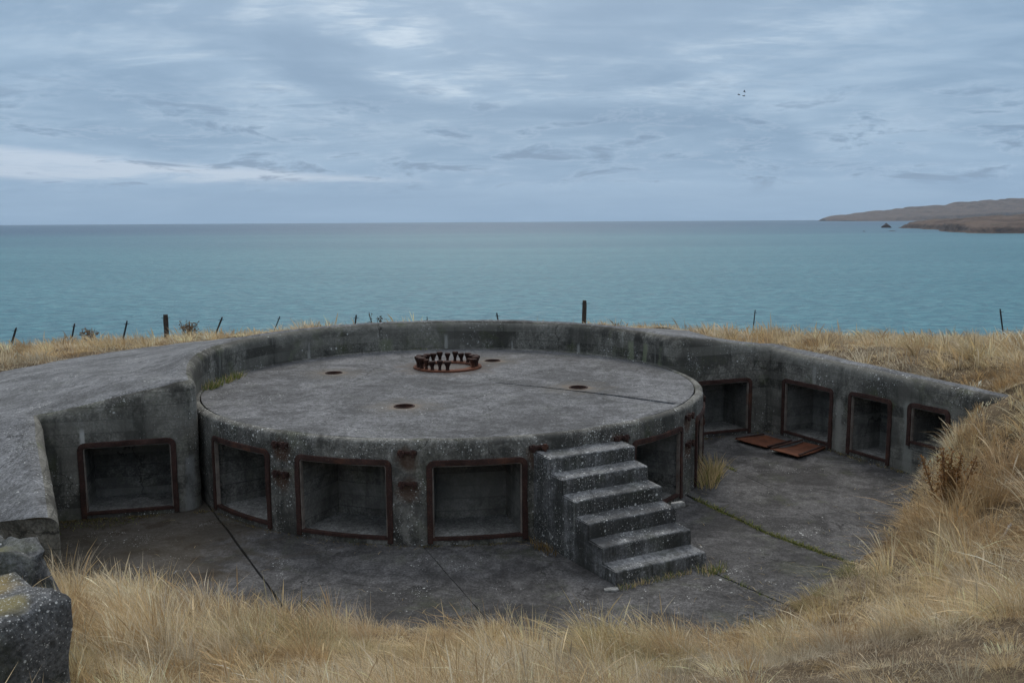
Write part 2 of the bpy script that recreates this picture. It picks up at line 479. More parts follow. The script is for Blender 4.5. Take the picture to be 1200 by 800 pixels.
FB = 0.045            # wall opening is cut at the middle of the frame band
OPEN = {              # run: (frame s0, s1, z0, z1)
    'left': [(0.46, 1.86, 0.02, 1.19)],
    'alcove': [(0.34, 1.74, 0.02, 1.19)],
    'right': [(0.40, 1.80, 0.03, 1.21), (2.19, 3.21, 0.03, 1.24), (3.56, 4.42, 0.50, 1.27)],
}
len_wing = np.hypot(*(P_LCORNER - WING_END))
LEN_LEFT = 0.41 + 1.84
O_w0 = np.array([-7.6, 10.8]); O_w1 = np.array([-10.7, 13.6])
run('wing', WING_END, P_LCORNER, fine(0, len_wing, 0.16), len_wing, 1.17, 1.66, O_w0, O_w1, 0.72, 1.22)
O_l1 = pol(R_OUT, 168)
ex = [v for o in OPEN['left'] for v in (o[0] + FB, o[1] - FB)]
run('left', P_LCORNER, P_LJUNC, fine(0, LEN_LEFT, 0.14, ex)[1:], LEN_LEFT, 1.66, 2.115, O_w1 + np.array([-0.05, 0.3]), O_l1, 1.24, 1.36)
# arc behind the platform
RHO = 0.33


def fillet(corner, t_in, t_out, name, z, o_, oz_, nst=9):
    """stations round a corner; returns how much of each leg it uses"""
    turn = math.acos(max(-1, min(1, float(t_in @ t_out))))
    cut = RHO * math.tan(turn / 2)
    s_ = 1.0 if t_in[0] * t_out[1] - t_in[1] * t_out[0] > 0 else -1.0
    n_in = s_ * np.array([-t_in[1], t_in[0]])
    cen = corner - t_in * cut + n_in * RHO
    v0 = -n_in
    for k in range(1, nst):
        a = s_ * turn * k / nst
        v = np.array([v0[0] * math.cos(a) - v0[1] * math.sin(a), v0[0] * math.sin(a) + v0[1] * math.cos(a)])
        stations.append(dict(p=cen + v * RHO, z=z, o=np.array(o_[0]) * (1 - k / nst) + np.array(o_[1]) * k / nst, oz=oz_, run=name, s=k))
    return cut


def arc_pt(t):
    a = a0 + (a1 - a0) * t
    r = R_ARC + (r0 - R_ARC) * max(0, 1 - t / 0.15) ** 2 + (r1 - R_ARC) * max(0, (t - 0.9) / 0.1) ** 2
    return pol(r, a)


a0 = math.degrees(math.atan2(P_LJUNC[1] - CY, P_LJUNC[0] - CX)) % 360
a1 = math.degrees(math.atan2(K_RIGHT[1] - CY, K_RIGHT[0] - CX))
na = 110
r0 = np.hypot(P_LJUNC[0] - CX, P_LJUNC[1] - CY); r1 = np.hypot(K_RIGHT[0] - CX, K_RIGHT[1] - CY)
ARC_L = abs(R(a1 - a0)) * R_ARC


def unit(v): return v / np.linalg.norm(v)


t_arc0 = unit(arc_pt(0.025) - arc_pt(0.0)); t_arc1 = unit(arc_pt(1.0) - arc_pt(0.975))
O_a0, O_a1 = pol(R_OUT, 168), pol(R_OUT, 158)
cutL = fillet(P_LJUNC, U_LEFT, t_arc0, 'cornerL', 2.06, (O_a0, O_a1), 1.37)
# drop the straight stations the fillet replaces
while True:
    q = [k for k, st_ in enumerate(stations) if st_['run'] == 'left' and np.hypot(*(st_['p'] - P_LJUNC)) < cutL - 0.01]
    if not q: break
    stations.pop(q[0])
turnR = math.acos(float(t_arc1 @ U_ALC)); cutR = RHO * math.tan(turnR / 2)
for i in range(1, na):
    t = i / na
    if t * ARC_L < cutL * 1.02 or (1 - t) * ARC_L < cutR * 1.02: continue
    ao = 158 + (46 - 158) * t
    stations.append(dict(p=arc_pt(t), z=2.06 + 0.08 * min(1, t / 0.2), o=pol(R_OUT if t < .72 else lerp(R_OUT, 7.6, (t - .72) / .28), ao), oz=1.38 + (0.40 * max(0, (t - .72) / .28)), run='arc', s=i))
O_k0, O_k = pol(7.6, 45), pol(6.9, 33)
fillet(K_RIGHT, t_arc1, U_ALC, 'cornerR', 2.13, (O_k0, O_k), 1.79)
ex = [v for o in OPEN['alcove'] for v in (o[0] + FB, o[1] - FB)]
# frame s of the alcove opening is measured from K_RIGHT; shift so that it ends where the photo shows
ALC_SHIFT = LEN_ALC - 2.19
OPEN['alcove'] = [(o[0] + ALC_SHIFT, o[1] + ALC_SHIFT, o[2], o[3]) for o in OPEN['alcove']]
ex = [v for o in OPEN['alcove'] for v in (o[0] + FB, o[1] - FB)]
O_c = C_RIGHT + np.array([1.05, 0.62])
run('alcove', K_RIGHT, C_RIGHT, [q for q in fine(0, LEN_ALC, 0.14, ex) if q > cutR], LEN_ALC, 2.17, 1.84, O_k, O_c, 1.80, 1.62)
n_right = np.array([-U_RIGHT[1], U_RIGHT[0]])
ex = [v for o in OPEN['right'] for v in (o[0] + FB, o[1] - FB)]
run('right', C_RIGHT, C_RIGHT + U_RIGHT * 5.4, fine(0, 5.4, 0.15, ex)[1:], 5.4, 1.80, 1.66, C_RIGHT + n_right * 1.15 + U_RIGHT * 0.1, C_RIGHT + U_RIGHT * 5.5 + n_right * 1.0, 1.62, 1.48)

# outward (into the wall) direction at every station, averaged at bends
pts = np.array([s['p'] for s in stations])
tan = np.gradient(pts, axis=0)
seg = np.diff(pts, axis=0); seg = seg / np.linalg.norm(seg, axis=1)[:, None]
nrm = np.zeros_like(pts)
for i in range(len(pts)):
    t0 = seg[max(i - 1, 0)]; t1 = seg[min(i, len(seg) - 1)]
    n0 = np.array([-t0[1], t0[0]]); n1 = np.array([-t1[1], t1[0]])
    n = n0 + n1; n = n / np.linalg.norm(n)
    nrm[i] = n / max(0.55, n @ n1)            # mitre
RB_H, RB_V = 0.21, 0.17                        # rounded shoulder
ZL = sorted(set([-0.25, 0.0, 0.15, 0.30, 0.455, 0.545, 0.70, 0.85, 1.0, 1.08, 1.145, 1.165, 1.195, 1.225, 1.30] + [0.065, 0.075]))
prof = []
NB = 9
rows_face = len(ZL) + 2
grid = []
for i, s in enumerate(stations):
    zc_ = s['z']; top = zc_ - RB_V
    k = min(1.0, (top - 0.03) / 1.33)
    col_ = []
    for z in ZL: col_.append((0.0, z * k if z > 0 else z))
    z_last = ZL[-1] * k
    for q in (0.5, 1.0): col_.append((0.0, lerp(z_last, top, q)))
    for j in range(1, NB + 1):
        a = math.pi / 2 * j / NB
        col_.append((RB_H * (1 - math.cos(a)), top + RB_V * math.sin(a)))
    ring = [np.array([*(s['p'] + nrm[i] * n_), z]) for n_, z in col_]
    cr = ring[-1]
    o = np.array([*s['o'], s['oz']])
    L = np.linalg.norm(o[:2] - cr[:2])
    KO = 14
    for j in range(1, KO + 1):
        t = (j / KO) ** 1.25
        p = lerp(cr, o, t)
        p[2] = cr[2] + (o[2] - cr[2]) * (t + 0.10 * math.sin(math.pi * t) * 0)
        ring.append(p)
    o2 = o.copy(); o2[2] -= 0.7; ring.append(o2)
    grid.append(ring)
NR = len(grid[0])
verts, faces = [], []
idx = {}
for i, ring in enumerate(grid):
    for j, p in enumerate(ring):
        q = rough(p, 0.014, 1.5, 0.009, 8.0) if j < NR - 1 else Vector(p)
        idx[i, j] = len(verts); verts.append(q)


def in_open(runname, sa, sb, za, zb):
    for o in OPEN.get(runname, ()):
        if sa >= o[0] + FB - 1e-3 and sb <= o[1] - FB + 1e-3 and za >= o[2] + 0.03 and zb <= o[3] - FB + 0.02:
            return True
    return False


# snap the z levels next to each opening
for i in range(len(stations) - 1):
    A_, B_ = stations[i], stations[i + 1]
    rn = B_['run']
    sa = A_['s'] if A_['run'] == rn else -1.0
    sb = B_['s']
    for j in range(NR - 1):
        if j < len(ZL) - 1 and rn in OPEN:
            if in_open(rn, sa, sb, ZL[j], ZL[j + 1]): continue
        faces.append((idx[i, j], idx[i + 1, j], idx[i + 1, j + 1], idx[i, j + 1]))
# closing face of the wing's free end
ring0 = [idx[0, j] for j in range(NR)]
e0 = len(verts); verts.append(Vector((grid[0][-1][0], grid[0][-1][1], -0.25)))
faces.append(tuple(ring0 + [e0]))
e1 = len(verts); verts.append(Vector((grid[-1][-1][0], grid[-1][-1][1], -0.25)))
faces.append(tuple([idx[len(stations) - 1, j] for j in range(NR)] + [e1]))
parapet = empty('concrete_parapet', (P_LJUNC[0], P_LJUNC[1], 0),
                'long curved weathered concrete parapet with rounded top wrapped around the gun platform', 'parapet')

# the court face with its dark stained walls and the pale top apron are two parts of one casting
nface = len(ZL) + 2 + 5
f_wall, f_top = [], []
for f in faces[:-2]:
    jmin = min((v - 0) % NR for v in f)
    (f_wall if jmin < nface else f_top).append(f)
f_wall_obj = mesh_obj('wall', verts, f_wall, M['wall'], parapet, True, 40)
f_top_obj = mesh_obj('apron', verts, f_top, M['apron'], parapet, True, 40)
f_end_obj = mesh_obj('end_face', verts, [faces[-2]], M['wall'], parapet, False)
f_end2_obj = mesh_obj('end_face', verts, [faces[-1]], M['wall'], parapet, False)
for o_ in (f_wall_obj, f_top_obj, f_end_obj, f_end2_obj):
    bm = bmesh.new(); bm.from_mesh(o_.data)
    loose = [v for v in bm.verts if not v.link_faces]
    bmesh.ops.delete(bm, geom=loose, context='VERTS')
    bm.to_mesh(o_.data); bm.free()


# ------------------------------------------------------------------ lockers: frame, lip, sill, niche
def rounded_rect(u0, u1, z0, z1, r, nu=10, nz_=6):
    """outline from bottom-left up, over the top with two round corners, down to bottom-right"""
    out = []
    for i in range(nz_ + 1): out.append((u0, lerp(z0, z1 - r, i / nz_)))
    for i in range(1, 6):
        a = math.pi - math.pi / 2 * i / 5
        out.append((u0 + r + r * math.cos(a), z1 - r + r * math.sin(a)))
    for i in range(1, nu): out.append((lerp(u0 + r, u1 - r, i / nu), z1))
    for i in range(0, 6):
        a = math.pi / 2 - math.pi / 2 * i / 5
        out.append((u1 - r + r * math.cos(a), z1 - r + r * math.sin(a)))
    for i in range(1, nz_ + 1): out.append((u1, lerp(z1 - r, z0, i / nz_)))
    return out


def band(name, mapf, outer, inner, n_front, n_out, n_in, mat, parent, rgh=0.010):
    k = len(outer)
    vs, fs = [], []
    for (uo, zo), (ui, zi) in zip(outer, inner):
        um, zm = lerp(uo, ui, 0.5), lerp(zo, zi, 0.5)
        for (u_, z_, n_) in ((uo, zo, n_out), (uo, zo, n_front - 0.004), (lerp(uo, ui, .06), lerp(zo, zi, .06), n_front), (lerp(uo, ui, .94), lerp(zo, zi, .94), n_front),
                             (ui, zi, n_front - 0.004), (ui, zi, n_in)):
            p = mapf(u_, n_, z_)
            vs.append(rough(p, rgh, 5.0, rgh * 0.5, 22.0))
    for i in range(k - 1):
        for j in range(5):
            fs.append((i * 6 + j, (i + 1) * 6 + j, (i + 1) * 6 + j + 1, i * 6 + j + 1))
    fs.append(tuple(range(6))); fs.append(tuple((k - 1) * 6 + j for j in range(6)))
    return mesh_obj(name, vs, fs, mat, parent, True, 35)


def box_map(name, mapf, u0, u1, n0, n1, z0, z1, mat, parent, nu=6):
    vs, fs = [], []
    for i in range(nu + 1):
        u_ = lerp(u0, u1, i / nu)
        for (n_, z_) in ((n0, z0), (n1, z0), (n1, z1), (n0, z1)):
            vs.append(rough(mapf(u_, n_, z_), 0.003, 5.0, 0.002, 20.0))
    for i in range(nu):
        for j in range(4):
            a, b = i * 4 + j, i * 4 + (j + 1) % 4
            fs.append((a, b, b + 4, a + 4))
    fs.append((0, 1, 2, 3)); fs.append(tuple(nu * 4 + j for j in range(4)))
    return mesh_obj(name, vs, fs, mat, parent, True, 35)


def niche(mapf, u0, u1, z0, z1, depth, parent):
    vs, fs = [], []
    NU, NZ, ND = 8, 6, 6

    def quad_grid(fn, a, b):
        base = len(vs)
        for i in range(a + 1):
            for j in range(b + 1):
                vs.append(rough(fn(i / a, j / b), 0.006, 2.5, 0.002, 12.0))
        for i in range(a):
            for j in range(b):
                q = base + i * (b + 1) + j
                fs.append((q, q + 1, q + b + 2, q + b + 1))
    f0 = -0.012
    quad_grid(lambda a, b: mapf(lerp(u0, u1, a), -depth, lerp(z0, z1, b)), NU, NZ)
    quad_grid(lambda a, b: mapf(u0, lerp(f0, -depth, a), lerp(z0, z1, b)), ND, NZ)
    quad_grid(lambda a, b: mapf(u1, lerp(f0, -depth, a), lerp(z0, z1, b)), ND, NZ)
    quad_grid(lambda a, b: mapf(lerp(u0, u1, a), lerp(f0, -depth, b), z1), NU, ND)
    nc_ = mesh_obj('niche', vs, fs, M['niche'], parent, True, 40)
    vs, fs = [], []
    quad_grid(lambda a, b: mapf(lerp(u0, u1, a), lerp(f0, -depth, b), z0), NU, ND)
    mesh_obj('ledge', vs, fs, M['ledge'], nc_, True, 40)
    return nc_


BAND = 0.076


def locker(mapf, u0, u1, z0, z1, parent, depth=0.95, full=True):
    fr = band('locker_frame', mapf, rounded_rect(u0, u1, z0, z1, 0.11), rounded_rect(u0 + BAND, u1 - BAND, z0, z1 - BAND, 0.045), 0.034, -0.02, -0.05, M['rust'], parent)
    lp = band('lip', mapf, rounded_rect(u0 + BAND + .001, u1 - BAND - .001, z0 + .075, z1 - BAND - .001, 0.045),
              rounded_rect(u0 + BAND + .017, u1 - BAND - .017, z0 + .075, z1 - BAND - .017, 0.03), 0.012, -0.02, -0.045, M['rustlip'], fr, 0.002)
    sill = box_map('sill', mapf, u0 + BAND - .01, u1 - BAND + .01, -0.05, 0.022, z0 + 0.045, z0 + 0.085, M['rust'], fr)
    # concrete threshold under the sill
    box_map('threshold', mapf, u0 + BAND - .03, u1 - BAND + .03, -0.08, 0.012, z0 - 0.06, z0 + 0.043, M['drumwall'], parent)
    nc = niche(mapf, u0 + FB - 0.004, u1 - FB + 0.004, z0 + 0.05, z1 - FB + 0.010, depth, parent)
    return fr


def lin_map(A, U):
    Nn = np.array([U[1], -U[0]])      # towards the court

    def f(u, n, z):
        p = A + U * u + Nn * n
        return (p[0], p[1], z)
    return f


for o in OPEN['left']: locker(lin_map(P_LCORNER, U_LEFT), *o, parapet)
for o in OPEN['alcove']: locker(lin_map(K_RIGHT, U_ALC), *o, parapet)
for o in OPEN['right']: locker(lin_map(C_RIGHT, U_RIGHT), *o, parapet, 0.80)

# ------------------------------------------------------------------ gun platform
platform = empty('gun_platform', (CX, CY, 0), 'round raised concrete gun platform with rusty framed lockers in its side', 'gun platform')


def drum_map(u, n, z):
    a = u / R_FACE
    return (CX + (R_FACE + n) * math.cos(a), CY + (R_FACE + n) * math.sin(a), z)


def ua(deg): return R(deg) * R_FACE


DL = [(-140.0, -121.2), (-115.2, -96.7), (-90.7, -73.2), (-51.0, -33.6), (-25.0, -7.4)]
DZ0, DZ1 = 0.03, 1.215
ang = []
base_a = np.arange(-180, 180, 2.0)
exa = []
for (b0, b1) in DL: exa += [b0 + math.degrees(FB / R_FACE), b1 - math.degrees(FB / R_FACE)]
angs = sorted([a for a in base_a if min(abs(a - e) for e in exa) > 0.7] + exa)
ZD = [-0.2, 0.0, 0.06, 0.25, 0.45, 0.65, 0.85, 1.05, DZ1 - FB, 1.20, 1.25]
cols = []
RBH, RBV = 0.10, 0.075
profd = [(0.0, z) for z in ZD]
for j in range(1, 9):
    a = math.pi / 2 * j / 8
    profd.append((-RBH * (1 - math.cos(a)), SLAB_Z + 0.012 - RBV + RBV * math.sin(a)))
profd += [(-RBH - 0.03, SLAB_Z + 0.008), (-RBH - 0.045, SLAB_Z - 0.012), (-RBH - 0.05, SLAB_Z - 0.06)]
verts, faces = [], []
nP = len(profd)
for a in angs:
    for (n_, z_) in profd:
        p = drum_map(ua(a), n_, z_)
        verts.append(rough(p, 0.008, 2.0, 0.005, 10.0))
nA = len(angs)
for i in range(nA):
    i2 = (i + 1) % nA
    for j in range(nP - 1):
        cut = False
        for (b0, b1) in DL:
            e = math.degrees(FB / R_FACE)
            if angs[i] >= b0 + e - 1e-6 and (angs[i2] <= b1 - e + 1e-6) and i2 > i and ZD[0] < 9:
                if j < len(ZD) - 1 and profd[j][1] >= 0.059 and profd[j + 1][1] <= DZ1 - FB + 1e-6: cut = True
        if cut: continue
        faces.append((i * nP + j, i2 * nP + j, i2 * nP + j + 1, i * nP + j + 1))
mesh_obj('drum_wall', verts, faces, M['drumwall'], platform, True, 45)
for (b0, b1) in DL: locker(drum_map, ua(b0), ua(b1), DZ0, DZ1, platform)

# top slab with real sockets and a cable channel cut in it
bm = bmesh.new()


def loop(ptsxy, z):
    vs_ = [bm.verts.new((x, y, z)) for x, y in ptsxy]
    return vs_, [bm.edges.new((vs_[i], vs_[(i + 1) % len(vs_)])) for i in range(len(vs_))]


edges = []
outer_l, e_ = loop([pol(R_FACE - 0.10 - 0.05 - 0.014, a) + 0.016 * np.array([nz((a, 0, 0), .35), nz((0, a, 3), .35)]) for a in np.arange(0, 360, 2.5)], SLAB_Z); edges += e_
hole_loops = []
for (hx, hy) in HOLES:
    lp_, e_ = loop([(hx + 0.155 * math.cos(R(a)), hy + 0.155 * math.sin(R(a))) for a in range(0, 360, 20)], SLAB_Z)
    hole_loops.append(lp_); edges += e_
ch0, ch1 = np.array([-0.32, 16.80]), np.array([2.66, 14.71])
ud = (ch1 - ch0) / np.linalg.norm(ch1 - ch0); nd = np.array([-ud[1], ud[0]])
cpts = []
nseg = 16
for i in range(nseg + 1):
    t = i / nseg
    cpts.append(lerp(ch0, ch1, t) + nd * 0.10 * math.sin(math.pi * t) + nd * (0.020 + 0.045 * t + 0.010 * nz((t * 9, 1, 0), 1)))
for i in range(nseg, -1, -1):
    t = i / nseg
    cpts.append(lerp(ch0, ch1, t) + nd * 0.10 * math.sin(math.pi * t) - nd * (0.020 + 0.045 * t + 0.010 * nz((t * 9, 5, 0), 1)))
chl, e_ = loop(cpts, SLAB_Z); edges += e_
bmesh.ops.triangle_fill(bm, use_beauty=True, use_dissolve=False, edges=edges)
# drop faces that filled the holes
dele = []
for f in bm.faces:
    c_ = f.calc_center_median()
    if any(math.hypot(c_.x - hx, c_.y - hy) < 0.153 for hx, hy in HOLES): dele.append(f)
    else:
        vset = set(f.verts)
        if vset <= set(chl): dele.append(f)
bmesh.ops.delete(bm, geom=dele, context='FACES_ONLY')
for lp_, dep in [(h, 0.10) for h in hole_loops] + [(chl, 0.07), (outer_l, 0.08)]:
    low = [bm.verts.new((v.co.x, v.co.y, v.co.z - dep)) for v in lp_]
    for i in range(len(lp_)):
        j = (i + 1) % len(lp_)
        bm.faces.new((lp_[i], lp_[j], low[j], low[i]))
    if dep == 0.07: bm.faces.new(low)
bm_obj('top_slab', bm, M['slab'], platform, False)
for k_, (hx, hy) in enumerate(HOLES):
    vs, fs = [], []
    n = 18
    for (r_, z_) in ((0.175, 0.006), (0.172, 0.012), (0.150, 0.012), (0.146, 0.004), (0.146, -0.32), (0.0, -0.32)):
        for i in range(n):
            a = 2 * math.pi * i / n
            vs.append((hx + r_ * math.cos(a), hy + r_ * math.sin(a), SLAB_Z + z_))
    for q in range(5):
        for i in range(n):
            fs.append((q * n + i, q * n + (i + 1) % n, (q + 1) * n + (i + 1) % n, (q + 1) * n + i))
    mesh_obj('socket', vs, fs, M['rustdark'], platform, True, 40)

# hinge brackets between the lockers
hinge_at = HINGES


def tube_pts(p0, p1, r_, n=8):
    p0, p1 = Vector(p0), Vector(p1)
    d_ = (p1 - p0).normalized(); a_ = d_.orthogonal().normalized(); b_ = d_.cross(a_)
    vs_ = []
    for p in (p0, p1):
        for i in range(n):
            t = 2 * math.pi * i / n
            vs_.append(p + r_ * (math.cos(t) * a_ + math.sin(t) * b_))
    fs_ = [(i, (i + 1) % n, n + (i + 1) % n, n + i) for i in range(n)]
    fs_ += [tuple(range(n)), tuple(range(n, 2 * n))]
    return vs_, fs_


for (a_, z_) in hinge_at:
    vs, fs = [], []
    u_ = ua(a_)
    for (du, n0, n1, h) in ((-0.085, 0.0, 0.075, 0.030), (0.085, 0.0, 0.075, 0.030), (0.0, -0.01, 0.03, 0.024)):
        w_ = 0.045 if du else 0.13
        b = len(vs)
        for uu in (u_ + du - w_, u_ + du + w_):
            for n_, zz_ in ((n0, z_ - h), (n1, z_ - h * 0.7), (n1, z_ + h * 0.7), (n0, z_ + h)):
                vs.append(drum_map(uu, n_, zz_))
        fs += [(b, b + 1, b + 2, b + 3), (b + 4, b + 5, b + 6, b + 7)] + [(b + j, b + (j + 1) % 4, b + 4 + (j + 1) % 4, b + 4 + j) for j in range(4)]
    hb = mesh_obj('hinge_bracket', vs, fs, M['rust'], platform, False)
    for du in (-0.085, 0.085):
        v2, f2 = tube_pts(drum_map(u_ + du, 0.062, z_ - 0.055), drum_map(u_ + du, 0.062, z_ + 0.050), 0.024)
        mesh_obj('knuckle', v2, f2, M['rust'], hb, True, 40)

# ------------------------------------------------------------------ ring of holding-down bolts
ringo = empty('anchor_bolt_ring', (RING_C[0], RING_C[1], SLAB_Z), 'rusty steel ring of upright anchor bolts on top of the gun platform', 'bolt ring')
vs, fs = [], []
n = 48
for (r_, z_) in ((0.70, 0.0), (0.70, 0.030), (0.69, 0.036), (0.50, 0.036), (0.49, 0.030), (0.49, 0.0)):
    for i in range(n):
        a = 2 * math.pi * i / n
        vs.append(rough((r_ * math.cos(a), r_ * math.sin(a), z_), 0.004, 6, 0.002, 30))
for q in range(5):
    for i in range(n):
        fs.append((q * n + i, q * n + (i + 1) % n, (q + 1) * n + (i + 1) % n, (q + 1) * n + i))
mesh_obj('base_ring', vs, fs, M['rustplate'], ringo, True, 30, local=True)
# one bolt, waisted shaft under a wide nut
bv, bf = [], []
n = 10
prf = [(0.034, 0.03), (0.030, 0.05), (0.027, 0.075), (0.031, 0.105), (0.044, 0.140), (0.056, 0.170), (0.060, 0.178), (0.060, 0.205), (0.052, 0.214), (0.0, 0.216)]
for (r_, z_) in prf:
    for i in range(n):
        a = 2 * math.pi * i / n
        bv.append((r_ * math.cos(a), r_ * math.sin(a), z_))
for q in range(len(prf) - 1):
    for i in range(n):
        bf.append((q * n + i, q * n + (i + 1) % n, (q + 1) * n + (i + 1) % n, (q + 1) * n + i))
bolt0 = None
for k in range(24):
    a = R(k * 15 + 4)
    deg = (k * 15 + 4)
    if deg in (289, 304, 319): continue          # three bolts are gone on the front right
    loc = (0.60 * math.cos(a), 0.60 * math.sin(a), 0)
    if bolt0 is None:
        bolt0 = mesh_obj('bolt', bv, bf, M['rustdark'], ringo, True, 35, local=True); b = bolt0
    else:
        b = bolt0.copy(); COL.objects.link(b); b.parent = ringo
    b.location = loc
    b.rotation_euler = (random.uniform(-.06, .06), random.uniform(-.06, .06), random.uniform(0, 6))
    q_ = random.uniform(0.82, 1.12); b.scale = (q_ * 1.22, q_ * 1.22, random.uniform(0.95, 1.25))
v2, f2 = tube_pts((0.42, 0.0, 0.16), (0.60, -0.20, 0.17), 0.03)
mesh_obj('loose_bar', v2, f2, M['rustdark'], ringo, True, 40, local=True)

# ------------------------------------------------------------------ steps
S0 = np.array([0.52, 12.11]); SD = np.array([0.152, -0.264]); SWv = np.array([0.879, 0.477]); SW = 1.40
TR = np.linalg.norm(SD); SDn = SD / TR
steps = empty('concrete_steps', (*(S0 + SD * 5), 0), 'flight of six speckled concrete steps leading up to the gun platform', 'steps')
for k in range(6):
    zt = 0.211 * (6 - k) - 0.006 * k
    front = S0 + SD * k
    back = -TR + 0.002 if k else -0.62
    vs, fs = [], []
    prof_ = [(0.012, -0.06)] + [(0.012 - 0.012 * q / 4, lerp(-0.06, zt - 0.035, q / 4)) for q in range(1, 5)]
    for j in range(1, 5):
        a = math.pi / 2 * j / 4
        prof_.append((-0.035 * (1 - math.cos(a)), zt - 0.035 + 0.035 * math.sin(a)))
    for q in range(1, 4): prof_.append((lerp(-0.035, back, q / 3), zt + 0.004 * q))
    prof_.append((back, -0.06))
    nw = 14
    for i in range(nw + 1):
        w_ = SW * i / nw
        ed = 0.008 if i in (0, nw) else 0
        for (n_, z_) in prof_:
            p = front + SDn * n_ + SWv * w_
            q_ = rough((p[0], p[1], z_), 0.006, 3.0, 0.003, 13.0)
            if z_ > zt - 0.04: q_.z -= ed * (1 if n_ > -0.2 else 0.4)
            vs.append(q_)
    npf = len(prof_)
    for i in range(nw):
        for j in range(npf):
            a, b = i * npf + j, i * npf + (j + 1) % npf
            fs.append((a, b, b + npf, a + npf))
    fs.append(tuple(range(npf))); fs.append(tuple(nw * npf + j for j in range(npf)))
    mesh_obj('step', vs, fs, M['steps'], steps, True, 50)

# one rendered cheek down the left side of the flight
outl = []
for k in range(5, -1, -1):
    zt = 0.211 * (6 - k) - 0.006 * k - 0.014
    f_ = TR * k - 0.012
    if not outl: outl.append((f_, -0.06))
    nb_ = TR * (k - 1) - 0.012 if k else -0.60
    for q in range(1, 4): outl.append((f_, lerp(outl[-1][1] if q == 1 else z_prev, zt, q / 3))); z_prev = outl[-q][1]
    for q in range(1, 4): outl.append((lerp(f_, nb_, q / 3), zt))
outl.append((-0.60, -0.06))
vs = []
for w_ in (-0.016, 0.05):
    for (a_, z_) in outl:
        p = S0 + SDn * a_ + SWv * w_
        vs.append(rough((p[0], p[1], z_), 0.006, 3.0, 0.003, 13.0))
no_ = len(outl)
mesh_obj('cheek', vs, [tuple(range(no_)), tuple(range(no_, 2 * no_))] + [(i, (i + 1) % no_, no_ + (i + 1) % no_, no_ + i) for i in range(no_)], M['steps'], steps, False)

# ------------------------------------------------------------------ court floor: cast bays with open joints
bed_poly = [(-7.4, 13.6), (-7.0, 9.0), (-3, 7.6), (3, 7.4), (6, 8.6), (8.3, 11.5), (8.6, 14.6), (6.4, 20), (-1, 20), (-5, 16)]
floor = mesh_obj('floor', [(x, y, -0.075) for x, y in bed_poly] + [(x, y, -0.25) for x, y in bed_poly],
                 [tuple(range(10)), tuple(range(10, 20))] + [(i, (i + 1) % 10, 10 + (i + 1) % 10, 10 + i) for i in range(10)], simple('joint_soil', (0.035, 0.030, 0.020)), None, False)
tag(floor, kind='structure')
J = [
    [(-5.3, 14.9), (-4.1, 12.78), (-2.64, 10.13), (-1.6, 8.2)],
    [(-1.9, 13.8), (-1.18, 12.04), (-0.31, 9.87), (0.5, 7.9)],
    [(0.8, 13.9), (2.50, 11.28), (2.89, 10.67), (4.4, 8.3)],
    [(2.3, 15.7), (2.94, 14.28), (3.65, 12.65), (4.25, 11.73), (5.9, 9.3)],
    [(2.9, 18.3), (3.73, 16.63), (4.30, 14.96), (5.03, 13.59), (6.9, 10.3)],
]
dense = []
for jl in J:
    out_ = []
    for i in range(len(jl) - 1):
        for q in range(7):
            t = q / 7
            p = lerp(np.array(jl[i]), np.array(jl[i + 1]), t)
            out_.append(p)
    out_.append(np.array(jl[-1])); dense.append(out_)


def joint_side(k, sgn, gap):
    out_ = []
    dl = dense[k]
    for i, p in enumerate(dl):
        t_ = dl[min(i + 1, len(dl) - 1)] - dl[max(i - 1, 0)]; t_ = t_ / np.linalg.norm(t_)
        n_ = np.array([-t_[1], t_[0]])          # points to the right-hand bays
        w = gap + 0.010 * abs(nz((p[0] * 3, p[1] * 3, k), 1.5))
        w2 = 0.012 * nz((p[0] * 2, p[1] * 2, 3 * k), 1.0)
        out_.append(p + n_ * (w2 + sgn * w))
    return out_


GAP = [0.010, 0.005, 0.009, 0.028, 0.010]
bays = []
bays.append([(-7.4, 13.9), (-7.4, 9.2), (-5.5, 8.6)] + joint_side(0, -1, GAP[0])[::-1])
for k in range(4):
    bays.append(joint_side(k, 1, GAP[k]) + joint_side(k + 1, -1, GAP[k + 1])[::-1])
bays.append(joint_side(4, 1, GAP[4]) + [(8.3, 11.0), (8.4, 14.5), (5.8, 19.6), (3.6, 19.3)])
for k, poly in enumerate(bays):
    bm = bmesh.new()
    dz_ = [0.0, 0.004, -0.003, 0.002, 0.005, -0.002][k]
    tv = [bm.verts.new((p[0], p[1], dz_)) for p in poly]
    lv = [bm.verts.new((p[0], p[1], -0.074)) for p in poly]
    es = [bm.edges.new((tv[i], tv[(i + 1) % len(tv)])) for i in range(len(tv))]
    bmesh.ops.triangle_fill(bm, use_beauty=True, edges=es)
    for i in range(len(tv)):
        j = (i + 1) % len(tv)
        bm.faces.new((tv[i], tv[j], lv[j], lv[i]))
    bm_obj('floor_slab', bm, M['floor'], floor, False)

